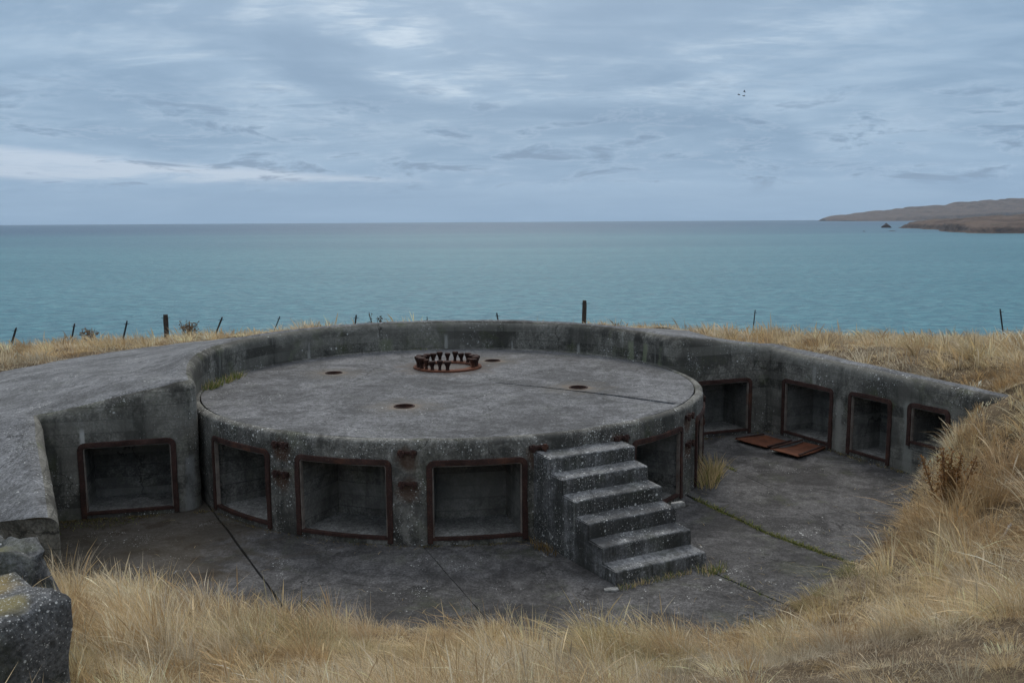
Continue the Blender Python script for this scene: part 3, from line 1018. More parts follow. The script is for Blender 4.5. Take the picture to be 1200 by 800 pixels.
# ------------------------------------------------------------------ ground
CTRL = [(0, 0, 2.80), (-4, 0, 2.7), (4, 0, 2.85), (9, 0, 2.9), (-9, 0, 2.6), (0, -6, 3.2), (10, -6, 3.3), (-10, -6, 3.0),
        (0, 3.3, 2.42), (3, 3.3, 2.50), (-3, 3.3, 2.35), (6, 3.5, 2.6), (0, 4.8, 1.80), (2.6, 4.8, 1.93), (0, 7, .82), (-2, 7.4, 0.75), (2, 7.3, 0.85),
        (-.4, 9.3, .03), (1.65, 9.25, .03), (2.96, 9.95, .03), (4.5, 11.45, .03), (6.18, 13.8, .05), (7.0, 15.1, .30), (-2.71, 9.75, .03), (-4.32, 10.35, .12),
        (5.3, 9.8, .65), (6.5, 12.2, .72), (7.75, 14.4, 1.62), (7.95, 14.0, 1.72), (7.5, 10.5, 1.55), (9, 13, 1.85), (6, 7, 1.55), (9, 8, 2.2), (11, 11, 2.2), (11, 15, 1.85), (4, 7, 1.25), (3.6, 8.5, .52),
        (8.8, 16, 1.52), (8, 18, 1.48), (7, 20.5, 1.5), (10, 20, 1.45), (14, 20, 1.5), (12, 25, 1.05), (7, 25, 1.15), (8, 30, .48), (16, 30, .45), (0, 30, .5), (-8, 30, .5), (-16, 29, .45), (22, 20, 1.4),
        (-11, 15, 1.15), (-9.5, 12, .95), (-7.5, 10.5, .72), (-6, 9.8, .50), (-5, 9.5, .42), (-14, 20, 1.1), (-18, 25, .7), (-18, 15, 1.0), (-14, 10, 1.0), (-9, 8, 1.3),
        (-4.5, 7.6, 1.1), (-2.95, 5.6, 1.18), (-3.1, 4.7, 1.48), (-4.7, 4.5, 1.9), (-4.6, 7.0, 1.25), (-8, 4, 2.0), (-3.5, 8.6, .55),
        (-60, 0, 2), (60, 0, 3), (-60, 30, .5), (60, 30, .5), (0, -40, 4), (60, -40, 4), (-60, -40, 4)]
for a in range(55, 181, 15):
    p = pol(R_OUT + 0.1, a); CTRL.append((p[0], p[1], 1.36 if a > 60 else 1.45))
CT = np.array(CTRL, float)


def tps_k(r2): return 0.5 * r2 * np.log(r2 + 1e-9)


nC = len(CT)
Kx = tps_k(((CT[:, None, :2] - CT[None, :, :2]) ** 2).sum(-1)) + np.eye(nC) * 0.02
Pm = np.c_[np.ones(nC), CT[:, :2]]
Am = np.block([[Kx, Pm], [Pm.T, np.zeros((3, 3))]])
sol = np.linalg.solve(Am, np.r_[CT[:, 2], np.zeros(3)])
FOOT = [tuple(WING_END + np.array([0.05, -0.05])), (-6.1, 10.35), tuple(O_w0), tuple(O_w1)] + [tuple(pol(R_OUT, a)) for a in range(175, 54, -6)] + \
       [tuple(pol(8.4, 50)), tuple(pol(7.6, 45)), tuple(pol(6.9, 33)), tuple(O_c), tuple(C_RIGHT + n_right * 1.12 + U_RIGHT * 0.5), tuple(C_RIGHT + U_RIGHT * 5.4 + n_right * 0.95), tuple(C_RIGHT + U_RIGHT * 5.4),
        (7.25, 14.95), (6.75, 14.75), (6.18, 13.9), (5.4, 12.7), (4.5, 11.5), (3.7, 10.7), (2.96, 10.0), (2.3, 9.5), (1.65, 9.35), (0.6, 9.3), (-.4, 9.4), (-1.5, 9.6), (-2.71, 9.9), (-3.6, 10.2), (-4.5, 10.5)]
FOOT = np.array(FOOT)


def foot_sd(x, y):
    """signed distance to the footprint, positive inside"""
    x = np.asarray(x, float); y = np.asarray(y, float)
    best = np.full(x.shape, 1e9); inside = np.zeros(x.shape, bool)
    n_ = len(FOOT)
    for i in range(n_):
        a = FOOT[i]; b = FOOT[(i + 1) % n_]
        d_ = b - a; L2 = d_ @ d_
        t = np.clip(((x - a[0]) * d_[0] + (y - a[1]) * d_[1]) / L2, 0, 1)
        best = np.minimum(best, np.hypot(x - a[0] - t * d_[0], y - a[1] - t * d_[1]))
        c = ((a[1] > y) != (b[1] > y)) & (x < (b[0] - a[0]) * (y - a[1]) / (b[1] - a[1] + 1e-12) + a[0])
        inside ^= c
    return np.where(inside, best, -best)


def vnoise(x, y, s, seed=0):
    """cheap smooth value noise in numpy"""
    x = np.asarray(x) * s + seed * 17.3; y = np.asarray(y) * s - seed * 9.1
    xi = np.floor(x); yi = np.floor(y); fx = x - xi; fy = y - yi
    fx = fx * fx * (3 - 2 * fx); fy = fy * fy * (3 - 2 * fy)

    def h(a, b):
        v = np.sin(a * 127.1 + b * 311.7 + seed * 7.7) * 43758.5453
        return v - np.floor(v)
    return (h(xi, yi) * (1 - fx) + h(xi + 1, yi) * fx) * (1 - fy) + (h(xi, yi + 1) * (1 - fx) + h(xi + 1, yi + 1) * fx) * fy


SEA_Z = -80.0


def ground_z(x, y, dip=True):
    x = np.asarray(x, float); y = np.asarray(y, float)
    sh = x.shape; xf = x.ravel(); yf = y.ravel()
    z = np.zeros(xf.shape)
    for s in range(0, len(xf), 20000):
        e = slice(s, s + 20000)
        r2 = (xf[e, None] - CT[None, :, 0]) ** 2 + (yf[e, None] - CT[None, :, 1]) ** 2
        z[e] = tps_k(r2) @ sol[:nC] + sol[nC] + sol[nC + 1] * xf[e] + sol[nC + 2] * yf[e]
    z = z + (vnoise(xf, yf, 0.9, 1) - 0.5) * 0.12 + (vnoise(xf, yf, 2.2, 2) - 0.5) * 0.10 + (vnoise(xf, yf, 5.0, 7) - 0.5) * 0.03
    yc = 31.0 + 1.2 * (vnoise(xf, 0 * xf, 0.12, 3) - 0.5) * 2
    over = np.maximum(0, yf - yc)
    z = z - over ** 1.35 * 0.75
    if dip:
        sdv = foot_sd(xf, yf)
        z = z - np.clip(sdv * 12.0, 0, 2.0)
        inn = sdv > 0.08
        z = np.where(inn, np.minimum(z, -0.35), z)
    return np.maximum(z, SEA_Z - 4).reshape(sh)


def axis(lo, d0, d1, hi, fine_, n_out):
    mid = np.arange(d0, d1 + 1e-6, fine_)
    a_ = d0 - (np.linspace(0, 1, n_out + 1)[1:] ** 2) * (d0 - lo)
    b_ = d1 + (np.linspace(0, 1, n_out + 1)[1:] ** 2) * (hi - d1)
    return np.r_[a_[::-1], mid, b_]


gx = axis(-75, -15, 17, 75, 0.16, 24); gy = axis(-45, 1.5, 32, 110, 0.16, 26)
GX, GY = np.meshgrid(gx, gy)
GZ = ground_z(GX, GY)
gv = np.c_[GX.ravel(), GY.ravel(), GZ.ravel()]
nxg, nyg = len(gx), len(gy)
ii, jj = np.meshgrid(np.arange(nxg - 1), np.arange(nyg - 1))
b0_ = (jj * nxg + ii).ravel()
gf = np.c_[b0_, b0_ + 1, b0_ + nxg + 1, b0_ + nxg]


def np_mesh(name, v, f, mat, smooth=True):
    me = bpy.data.meshes.new(name)
    k = f.shape[1]
    me.vertices.add(len(v)); me.vertices.foreach_set('co', v.astype(np.float32).ravel())
    me.loops.add(f.size); me.loops.foreach_set('vertex_index', f.astype(np.int32).ravel())
    me.polygons.add(len(f)); me.polygons.foreach_set('loop_start', np.arange(0, f.size, k, dtype=np.int32))
    me.update(calc_edges=True)
    if smooth: me.polygons.foreach_set('use_smooth', np.ones(len(f), bool))
    if mat: me.materials.append(mat)
    return me


mt, t, bs, geo, out = new_mat('thatch_soil')
Pp = geo.outputs['Position']
a = t.noise(Pp, 1.4, 7, 0.65, 0.5); b = t.noise(t.vmath('MULTIPLY', Pp, (22, 60, 22)), 1.0, 5, 0.7, 0.8); c_ = t.noise(Pp, 7.0, 6, 0.7)
c = t.mix(t.ss(a, 0.35, 0.65), (0.085, 0.062, 0.040), (0.17, 0.130, 0.085))
c = t.mix(t.ss(b, 0.40, 0.70, 0.0, 0.7), c, (0.34, 0.26, 0.165))
c = t.mix(t.ss(c_, 0.54, 0.68, 0.0, 0.7), c, (0.085, 0.072, 0.060))
t.put(bs.inputs['Base Color'], c); bs.inputs['Roughness'].default_value = 0.95; bs.inputs['Specular IOR Level'].default_value = 0.1
bp = t.new('ShaderNodeBump'); bp.inputs['Strength'].default_value = 0.9; bp.inputs['Distance'].default_value = 0.05
t.put(bp.inputs['Height'], t.math('ADD', b, c_)); t.l.new(bp.outputs[0], bs.inputs['Normal'])
M['soil'] = mt
ground = bpy.data.objects.new('ground', np_mesh('ground', gv, gf, M['soil']))
COL.objects.link(ground); tag(ground, kind='structure')

# ------------------------------------------------------------------ sea
mt, t, bs, geo, out = new_mat('sea_water')
Pp = geo.outputs['Position']
sx_, sy_, sz_ = t.xyz(Pp)
wv = t.vmath('MULTIPLY', Pp, (0.8, 1.0, 1.0))
n1 = t.noise(wv, 0.085, 6, 0.66, 0.4); n2 = t.noise(wv, 0.011, 5, 0.6, 0.5)
n3 = t.noise(t.vmath('MULTIPLY', Pp, (0.35, 1.6, 1)), 0.0011, 5, 0.6, 0.5)
n4 = t.noise(t.vmath('MULTIPLY', Pp, (0.25, 1.0, 1)), 0.00022, 4, 0.6, 0.3)
c = t.mix(t.ss(n3, 0.34, 0.68), (0.054, 0.172, 0.212), (0.074, 0.208, 0.248))
c = t.mix(t.ss(n1, 0.35, 0.70), t.mix(1.0, c, (0.66, 0.72, 0.78), 'MULTIPLY'), t.mix(1.0, c, (1.34, 1.28, 1.22), 'MULTIPLY'))
c = t.mix(t.ss(n4, 0.45, 0.62, 0.0, 0.5), c, (0.040, 0.125, 0.185))
# water colour drifts from turquoise near shore to darker blue farther out
seaward = t.math('ADD', t.math('ADD', sy_, t.math('MULTIPLY', sx_, -0.35)), t.math('MULTIPLY', t.math('SUBTRACT', n4, 0.5), 9000.0))
c = t.mix(t.ss(seaward, 1500.0, 11000.0, 0.0, 0.92), c, (0.024, 0.076, 0.138))
foam = t.math('MULTIPLY', t.ss(t.noise(t.vmath('MULTIPLY', Pp, (0.5, 1.0, 1)), 0.16, 5, 0.7, 0.3), 0.71, 0.76), t.ss(n2, 0.5, 0.65))
c = t.mix(t.math('MULTIPLY', foam, 0.5), c, (0.45, 0.5, 0.52))
t.put(bs.inputs['Base Color'], c)
bs.inputs['Roughness'].default_value = 0.32
bs.inputs['IOR'].default_value = 1.333
bs.inputs['Specular IOR Level'].default_value = 0.12
bp = t.new('ShaderNodeBump'); bp.inputs['Strength'].default_value = 1.0; bp.inputs['Distance'].default_value = 5.0
t.put(bp.inputs['Height'], t.math('ADD', n1, t.math('MULTIPLY', n2, 1.6))); t.l.new(bp.outputs[0], bs.inputs['Normal'])
S = 38000.0
sea = mesh_obj('sea', [(-S, -2000, SEA_Z), (S, -2000, SEA_Z), (S, S, SEA_Z), (-S, S, SEA_Z)], [(0, 1, 2, 3)], mt, None, False)
tag(sea, kind='structure')

# ------------------------------------------------------------------ headlands
mt, t, bs, geo, out = new_mat('headland_ground')
Pp = geo.outputs['Position']; Nn = geo.outputs['Normal']
slope = t.xyz(Nn)[2]
a = t.noise(Pp, 0.0045, 7, 0.65, 0.6); b = t.noise(Pp, 0.016, 6, 0.65, 0.5); e = t.noise(t.vmath('MULTIPLY', Pp, (1, 1, 3)), 0.03, 5, 0.7)
grassc = t.mix(t.ss(a, 0.36, 0.64), (0.085, 0.064, 0.056), (0.135, 0.102, 0.083))
grassc = t.mix(t.ss(b, 0.52, 0.66, 0.0, 0.75), grassc, (0.050, 0.045, 0.038))
rockc = t.mix(t.ss(e, 0.35, 0.65), (0.032, 0.030, 0.033), (0.085, 0.070, 0.066))
c = t.mix(t.ss(t.math('ADD', slope, t.math('MULTIPLY', t.math('SUBTRACT', b, 0.5), 0.3)), 0.62, 0.86), rockc, grassc)
t.put(bs.inputs['Base Color'], c); bs.inputs['Roughness'].default_value = 0.95; bs.inputs['Specular IOR Level'].default_value = 0.1
M['headland'] = mt


def ridge(name, x0, x1, nx_, yc_, prof_top, half, seed, cliff=0.35, ny_=60):
    """prof_top(x) -> crest height above the sea, coast on the -Y side with cliffs"""
    xs = np.linspace(x0, x1, nx_); vs_ = np.linspace(-1, 1, ny_)
    V = []
    for v_ in vs_:
        for x in xs:
            h = prof_top(x)
            sc = half
            w = sc * (0.25 + 0.75 * min(1, h / 150.0))
            coast = (mnoise.fractal(Vector((x / sc * 2.2, seed, 0)), 1.0, 2.1, 5)) * 0.16
            u_ = (v_ + 1) / 2                     # 0 at the near shore
            s_ = max(0, u_ - 0.04 - abs(coast) * 0.5)
            cl = min(1, s_ / 0.05)
            prof_h = h * (cliff * cl + (1 - cliff) * math.sin(min(1, s_ / 0.75) * math.pi / 2) ** 0.9)
            if u_ > 0.8: prof_h *= max(0, 1 - ((u_ - 0.8) / 0.2) ** 2)
            y = yc_ + v_ * w
            r_ = mnoise.fractal(Vector((x / sc * 3.2, y / sc * 3.2, seed + 5)), 1.0, 2.0, 6)
            g_ = abs(mnoise.noise(Vector((x / sc * 5.0 + 0.6 * r_, y / sc * 1.6, seed + 9))))
            z = prof_h * (1 + 0.07 * r_ - 0.16 * (1 - min(1, g_ * 3.0)) * math.sin(min(1, u_) * math.pi))
            V.append((x + 0.02 * sc * r_, y, SEA_Z - 3 + z))
    V = np.array(V)
    i_, j_ = np.meshgrid(np.arange(nx_ - 1), np.arange(ny_ - 1))
    b_ = (j_ * nx_ + i_).ravel()
    F_ = np.c_[b_, b_ + 1, b_ + nx_ + 1, b_ + nx_]
    o_ = bpy.data.objects.new(name, np_mesh(name, V, F_, M['headland'])); COL.objects.link(o_)
    tag(o_, kind='structure')
    return o_


def interp(tab):
    xs = [q[0] for q in tab]; zs = [q[1] for q in tab]
    return lambda x: float(np.interp(x, xs, zs))


far_prof = interp([(8550, 0), (8640, 95), (8900, 140), (9400, 205), (10300, 300), (11500, 420), (13500, 590), (17000, 720), (24000, 800)])
ridge('headland_far', 8550, 24000, 300, 24600, far_prof, 2000, 8.7, cliff=0.30, ny_=70)


def poly_sd(poly, x, y):
    best = np.full(x.shape, 1e9); inside = np.zeros(x.shape, bool)
    for i in range(len(poly)):
        a_ = np.array(poly[i], float); b_ = np.array(poly[(i + 1) % len(poly)], float)
        d_ = b_ - a_; t_ = np.clip(((x - a_[0]) * d_[0] + (y - a_[1]) * d_[1]) / (d_ @ d_), 0, 1)
        best = np.minimum(best, np.hypot(x - a_[0] - t_ * d_[0], y - a_[1] - t_ * d_[1]))
        inside ^= ((a_[1] > y) != (b_[1] > y)) & (x < (b_[0] - a_[0]) * (y - a_[1]) / (b_[1] - a_[1] + 1e-9) + a_[0])
    return np.where(inside, best, -best)


LAND = [(3190, 7560), (3060, 6900), (2900, 6300), (2560, 5300), (2380, 4930), (2480, 4760), (2800, 4700), (3300, 4560), (6200, 4300), (7600, 9000), (4300, 8800), (3420, 7950)]
lx_ = np.linspace(2250, 6000, 260); ly_ = np.linspace(4350, 8900, 300)
LX, LY = np.meshgrid(lx_, ly_)
fb = sum((vnoise(LX, LY, q, 30 + k) - 0.5) / 2 ** k for k, q in enumerate((0.003, 0.006, 0.012, 0.024, 0.05)))
sdl = poly_sd(LAND, LX, LY) + fb * 130
sm_ = lambda v: np.clip(v, 0, 1) ** 2 * (3 - 2 * np.clip(v, 0, 1))
hh_ = 40 * sm_(sdl / 40) * (1 + 0.5 * fb) + 16 * sm_((sdl - 30) / 160) + 88 * sm_((sdl - 60) / 1600)
gul = np.abs(vnoise(LX + 60 * fb, LY, 0.0042, 40) - 0.5) * 2
hh_ = hh_ - 17 * (1 - np.clip(gul * 3, 0, 1)) * sm_(sdl / 200) + fb * 14 * sm_(sdl / 60)
i_, j_ = np.meshgrid(np.arange(259), np.arange(299)); b_ = (j_ * 260 + i_).ravel()
hn = bpy.data.objects.new('headland_near', np_mesh('headland_near', np.c_[LX.ravel(), LY.ravel(), (SEA_Z - 5 + np.maximum(hh_, 0) * 1.0 + 5 * sm_(sdl / 10)).ravel()], np.c_[b_, b_ + 1, b_ + 261, b_ + 260], M['headland']))
COL.objects.link(hn); tag(hn, kind='structure')


def sea_stack(px_, py_, w_, h_, seed, label):
    vs, fs = [], []
    nn, nr = 22, 9
    for q in range(nr):
        f_ = q / (nr - 1)
        for i in range(nn):
            a = 2 * math.pi * i / nn
            r_ = w_ * (1 - f_ ** 1.4) * (1 + 0.35 * mnoise.noise(Vector((math.cos(a) * 1.6 + seed, math.sin(a) * 1.6, f_ * 2))))
            vs.append((r_ * math.cos(a), r_ * math.sin(a) * 0.8, -3 + (h_ + 3) * f_ * (1 + 0.15 * mnoise.noise(Vector((a, seed, f_ * 3))))))
    for q in range(nr - 1):
        for i in range(nn):
            fs.append((q * nn + i, q * nn + (i + 1) % nn, (q + 1) * nn + (i + 1) % nn, (q + 1) * nn + i))
    o_ = mesh_obj('sea_rock', vs, fs, M['headland'], None, True, 40)
    o_.location = (px_, py_, SEA_Z)
    return tag(o_, label, 'rock', 'rocks off the headland point')


sea_stack(3170, 7800, 44, 40, 1.0, 'pointed dark sea stack just off the headland point')
sea_stack(2395, 5800, 45, 4, 2.0, 'low flat reef rock awash in front of the headland point')
sea_stack(2180, 5700, 12, 5, 3.0, 'tiny lone rock in the sea furthest from the headland')

# ------------------------------------------------------------------ rusty plates on the floor
def plate(corners, z, label, seed):
    """corners: four plan points, anticlockwise"""
    c0, c1, c2, c3 = [np.array(q) for q in corners]
    vs, fs = [], []
    n = 10
    for top_ in (0, 1):
        for i in range(n + 1):
            for j in range(n + 1):
                p = lerp(lerp(c0, c1, i / n), lerp(c3, c2, i / n), j / n)
                w = 0.020 * mnoise.noise(Vector((p[0] * 1.3 + seed, p[1] * 1.3, 0))) + 0.03 * (i / n - .5) ** 2 + z * (0.5 + 0.5 * math.sin(seed + i / n * 3))
                vs.append((p[0], p[1], 0.012 + abs(w) + 0.014 * top_))
    m_ = (n + 1) ** 2
    for i in range(n):
        for j in range(n):
            a = i * (n + 1) + j
            fs.append((a, a + 1, a + n + 2, a + n + 1)); b = a + m_
            fs.append((b, b + n + 1, b + n + 2, b + 1))
    for i in range(n):
        for (a, b) in ((i, i + 1), (n * (n + 1) + i, n * (n + 1) + i + 1), (i * (n + 1), (i + 1) * (n + 1)), (i * (n + 1) + n, (i + 1) * (n + 1) + n)):
            fs.append((a, b, b + m_, a + m_))
    root = empty('locker_door', (*((c0 + c1 + c2 + c3) / 4), 0), label, 'steel plate', 'fallen steel locker doors')
    mesh_obj('plate', vs, fs, M['rustplate'], root, True, 30)
    # folded stiffener along two edges
    for (a, b) in ((c0, c1), (c3, c2)):
        d_ = (b - a); L_ = np.linalg.norm(d_); d_ = d_ / L_
        n_ = np.array([-d_[1], d_[0]]) * 0.02
        z0_ = 0.03 + z * 0.9
        q = [a + d_ * .04 - n_, b - d_ * .04 - n_, b - d_ * .04 + n_, a + d_ * .04 + n_]
        mesh_obj('stiffener', [(*p, z0_) for p in q] + [(*p, z0_ + 0.022) for p in q], [(0, 1, 2, 3), (4, 5, 6, 7)] + [(i, (i + 1) % 4, 4 + (i + 1) % 4, 4 + i) for i in range(4)], M['rust'], root, False)
    return root


plate([(4.95, 17.42), (5.62, 17.95), (5.22, 18.50), (4.50, 18.12)], 0.03, 'flat rusty steel locker door lying farther from the steps', 1.0)
plate([(5.33, 16.66), (6.12, 17.45), (5.80, 17.86), (4.95, 17.18)], 0.06, 'bent rusty steel locker door lying nearer the court centre', 2.6)

# ------------------------------------------------------------------ foreground block and rocks
def lumpy_box(name, cen, ax, half, z0, z1, mat, parent=None, sub=14, amp=0.03, seed=0.0, bev=0.06):
    bm = bmesh.new()
    bmesh.ops.create_cube(bm, size=2.0)
    bmesh.ops.bevel(bm, geom=bm.edges[:], offset=bev * 2, segments=3, affect='EDGES', profile=0.6)
    bmesh.ops.subdivide_edges(bm, edges=bm.edges[:], cuts=sub // 4, use_grid_fill=True)
    ax = np.array(ax) / np.linalg.norm(ax); ay = np.array([-ax[1], ax[0]])
    for v in bm.verts:
        p = np.array(cen) + ax * half[0] * v.co.x + ay * half[1] * v.co.y
        z = lerp(z0, z1, (v.co.z + 1) / 2)
        v.co = rough((p[0], p[1], z), amp, 2.6, amp * 0.45, 9.0, seed)
    return bm_obj(name, bm, mat, parent, True, 60)


blk = lumpy_box('concrete_block', (-4.17, 5.62), (0.40, 0.915), (0.82, 0.88), 0.7, 1.97, M['block'], amp=0.085, sub=24, bev=0.05)
tag(blk, 'lichen crusted broken concrete block in the bottom left foreground', 'concrete block')
rk = lumpy_box('rock', (-4.55, 7.45), (0.85, -0.5), (0.50, 0.34), 0.8, 1.72, M['block'], amp=0.17, seed=3.3, bev=0.05, sub=24)
tag(rk, 'big lichened rubble rock on the mound behind the concrete block, cut by the left edge', 'rock', 'rubble rocks')
rk = lumpy_box('rock', (-4.02, 7.22), (0.8, -0.6), (0.24, 0.16), 0.8, 1.42, M['rock'], amp=0.10, seed=5.0, bev=0.18, sub=16)
tag(rk, 'smaller pale rubble rock between the concrete block and the wing wall end', 'rock', 'rubble rocks')
st = lumpy_box('stone', (1.19, 10.66), (1, 0.1), (0.085, 0.045), -0.02, 0.022, M['pale_stone'], amp=0.015, seed=7.0, bev=0.25, sub=4)
tag(st, 'small pale stone lying at the left foot of the steps', 'stone')
st = lumpy_box('stone', (2.24, 12.02), (1, 0.4), (0.085, 0.05), 0.60, 0.672, M['pale_stone'], amp=0.02, seed=9.0, bev=0.25, sub=4)
tag(st, 'broken pale concrete chip on the right end of the middle step', 'stone')

# ------------------------------------------------------------------ fence posts
def px_ray(x, y):
    v_ = ri * ((x - 600) / 1073) + up * ((400 - y) / 1073) + fw
    return v_


POSTS = [  # image base x,y, top x,y, depth, thickness, kind, label
    (684.5, 380, 685, 352, 29.0, 0.075, 'wood', 'tall square wooden fence post standing alone behind the parapet centre'),
    (195, 390, 194, 368.5, 28.6, 0.075, 'wood', 'stout dark wooden fence post in the left grass beside the thistle'),
    (145.5, 392, 149, 376, 28.6, 0.045, 'stake', 'leaning dark stake just left of the thistle in the left grass'),
    (85, 392, 87.5, 379, 28.6, 0.040, 'stake', 'short leaning stake between the two thistles in the left grass'),
    (15.5, 396, 19, 384, 28.6, 0.050, 'stake', 'short tilted stake nearest the left edge of the view'),
    (254, 388, 260.5, 371.5, 28.8, 0.045, 'stake', 'stake leaning right, first to the right of the stout wooden post'),
    (322, 386, 328, 370.5, 28.8, 0.028, 'stake', 'thin stake leaning right where the left grass meets the parapet'),
    (416, 382, 417.5, 369, 29.0, 0.045, 'stake', 'short stake peeping over the parapet left of the bolt ring'),
    (585, 382, 582, 366.5, 29.0, 0.045, 'stake', 'short stake leaning left over the parapet, right of the bolt ring'),
    (882.5, 386, 885, 363, 29.6, 0.030, 'stake', 'thin upright steel stake in the grass above the alcove'),
    (1175, 386, 1172, 362, 29.6, 0.038, 'stake', 'thin steel stake leaning left near the right edge of the view'),
    (500.5, 382, 500.5, 371, 29.4, 0.022, 'stake', 'thin stake barely showing over the parapet above the bolt ring'),
]
for (bx_, by_, tx_, ty_, dep, th, kind_, lab) in POSTS:
    vb, vt = px_ray(bx_, by_), px_ray(tx_, ty_)
    pb = vb * (dep / vb.y) + Vector((0, 0, CAM_H)); pt = vt * (dep / vt.y) + Vector((0, 0, CAM_H))
    gz = float(ground_z(np.array([pb.x]), np.array([pb.y]))[0])
    dvec = (pt - pb).normalized()
    L_ = (pt.z - gz + 0.15) / dvec.z
    root_p = pt - dvec * L_
    o_ = empty('fence_post', (root_p.x, root_p.y, gz), lab, 'fence post', 'old fence posts along the cliff edge')
    qd = dvec.to_track_quat('Z', 'Y').to_matrix()
    vs, fs = [], []
    nn = 8
    shape = []
    for i in range(nn):
        a = 2 * math.pi * i / nn + math.pi / 8
        if kind_ == 'wood': shape.append((math.cos(a) * 1.0, math.sin(a) * 1.0))
        else: shape.append((math.cos(a), 0.55 * math.sin(a)))
    nh = 9
    for q in range(nh):
        h_ = L_ * q / (nh - 1)
        for i in range(nn):
            w_ = th * (1.0 + 0.16 * mnoise.noise(Vector((shape[i][0] * 2 + bx_, shape[i][1] * 2, h_ * 3)))) * (1.0 if q < nh - 1 else 0.85)
            extra = 0.03 * mnoise.noise(Vector((i * 1.7, bx_, 0))) if q == nh - 1 else 0
            vs.append(root_p + qd @ Vector((shape[i][0] * w_, shape[i][1] * w_, h_ + extra)))
    for q in range(nh - 1):
        for i in range(nn):
            fs.append((q * nn + i, q * nn + (i + 1) % nn, (q + 1) * nn + (i + 1) % nn, (q + 1) * nn + i))
    fs.append(tuple((nh - 1) * nn + i for i in range(nn)))
    mesh_obj('post', vs, fs, M['wood' if kind_ == 'wood' else 'stake'], o_, True, 40)
    # staples / wire stubs near the top
    hp = root_p + dvec * (L_ - 0.10)
    v2, f2 = tube_pts(hp + Vector((-th * 1.5, -th * .9, 0)), hp + Vector((th * 2.2, -th * .9, 0.015)), 0.007, 5)
    mesh_obj('wire_stub', v2, f2, M['stake'], o_, False)


# ------------------------------------------------------------------ blades
def blades(x, y, z, L, w, lean_x, lean_y, col, seg=3, droop=0.35, fat=None):
    """grass blades as tapered bent strips -> verts, faces(quads+tip as tris), tint"""
    n = len(x)
    yaw = rng.uniform(0, 2 * np.pi, n)
    wx, wy = np.cos(yaw), np.sin(yaw)
    ts = np.linspace(0, 1, seg + 1)
    V = np.zeros((n, 2 * seg + 1, 3), np.float32)
    ll = np.hypot(lean_x, lean_y)
    for k, t_ in enumerate(ts):
        hx = lean_x * L * (t_ ** 1.5); hy = lean_y * L * (t_ ** 1.5)
        hz = L * t_ * (1 - droop * np.minimum(ll, 1.6) * t_ * 0.55)
        if k < seg:
            wid = w * (1 - 0.65 * t_) * 0.5
            if fat is not None and k == seg - 1: wid = np.where(fat, w * 1.1, wid)
            V[:, 2 * k, 0] = x + hx - wx * wid; V[:, 2 * k, 1] = y + hy - wy * wid; V[:, 2 * k, 2] = z + hz
            V[:, 2 * k + 1, 0] = x + hx + wx * wid; V[:, 2 * k + 1, 1] = y + hy + wy * wid; V[:, 2 * k + 1, 2] = z + hz
        else:
            V[:, 2 * k, 0] = x + hx; V[:, 2 * k, 1] = y + hy; V[:, 2 * k, 2] = z + hz
    tri = []
    for k in range(seg - 1):
        a, b, c, d_ = 2 * k, 2 * k + 1, 2 * k + 3, 2 * k + 2
        tri += [(a, b, c), (a, c, d_)]
    tri.append((2 * seg - 2, 2 * seg - 1, 2 * seg))
    tri = np.array(tri)
    nv = 2 * seg + 1
    F = (tri[None] + (np.arange(n) * nv)[:, None, None]).reshape(-1, 3)
    shade_t = np.ones(nv, np.float32)
    C = np.repeat(col[:, None, :], nv, axis=1) * shade_t[None, :, None]
    return V.reshape(-1, 3), F, C.reshape(-1, 3)


def blade_obj(name, parts, parent=None):
    off = 0; Vs, Fs, Cs = [], [], []
    for V, F, C in parts:
        Vs.append(V); Fs.append(F + off); Cs.append(C); off += len(V)
    V = np.concatenate(Vs); F = np.concatenate(Fs); C = np.concatenate(Cs)
    me = np_mesh(name, V, F, M['grass'], smooth=False)
    at_ = me.color_attributes.new('tint', 'FLOAT_COLOR', 'POINT')
    at_.data.foreach_set('color', np.c_[C, np.ones(len(C))].astype(np.float32).ravel())
    o_ = bpy.data.objects.new(name, me); COL.objects.link(o_)
    if parent: o_.parent = parent; o_.matrix_basis = wmat(parent).inverted()
    return o_


STRAW = np.array([[0.74, 0.600, 0.365], [0.68, 0.530, 0.305], [0.80, 0.700, 0.500], [0.58, 0.435, 0.240], [0.63, 0.545, 0.405], [0.78, 0.625, 0.385]])
BROWN = np.array([0.40, 0.25, 0.115]); GREEN = np.array([0.20, 0.22, 0.070]); GREYC = np.array([0.40, 0.36, 0.29])


def grass_cols(x, y, n):
    base = STRAW[rng.integers(0, len(STRAW), n)]
    nb = vnoise(x, y, 0.85, 5); nb2 = vnoise(x, y, 2.3, 6)
    br = np.clip((nb * 0.5 + nb2 * 0.5 - 0.58) * 4, 0, 0.6)[:, None]
    base = base * (1 - br) + BROWN * br
    ng = vnoise(x, y, 0.6, 8); gr = np.clip((ng - 0.72) * 3, 0, 0.45)[:, None] * (rng.random((n, 1)) < 0.6)
    base = base * (1 - gr) + GREEN * gr
    ngy = np.clip((vnoise(x, y, 1.3, 9) - 0.62) * 3, 0, 0.6)[:, None]
    base = base * (1 - ngy) + GREYC * ngy
    return base * rng.uniform(0.70, 1.22, (n, 1))


BLK_C = np.array([-4.17, 5.62]); BLK_A = np.array([0.40, 0.915]) / np.hypot(.40, .915)


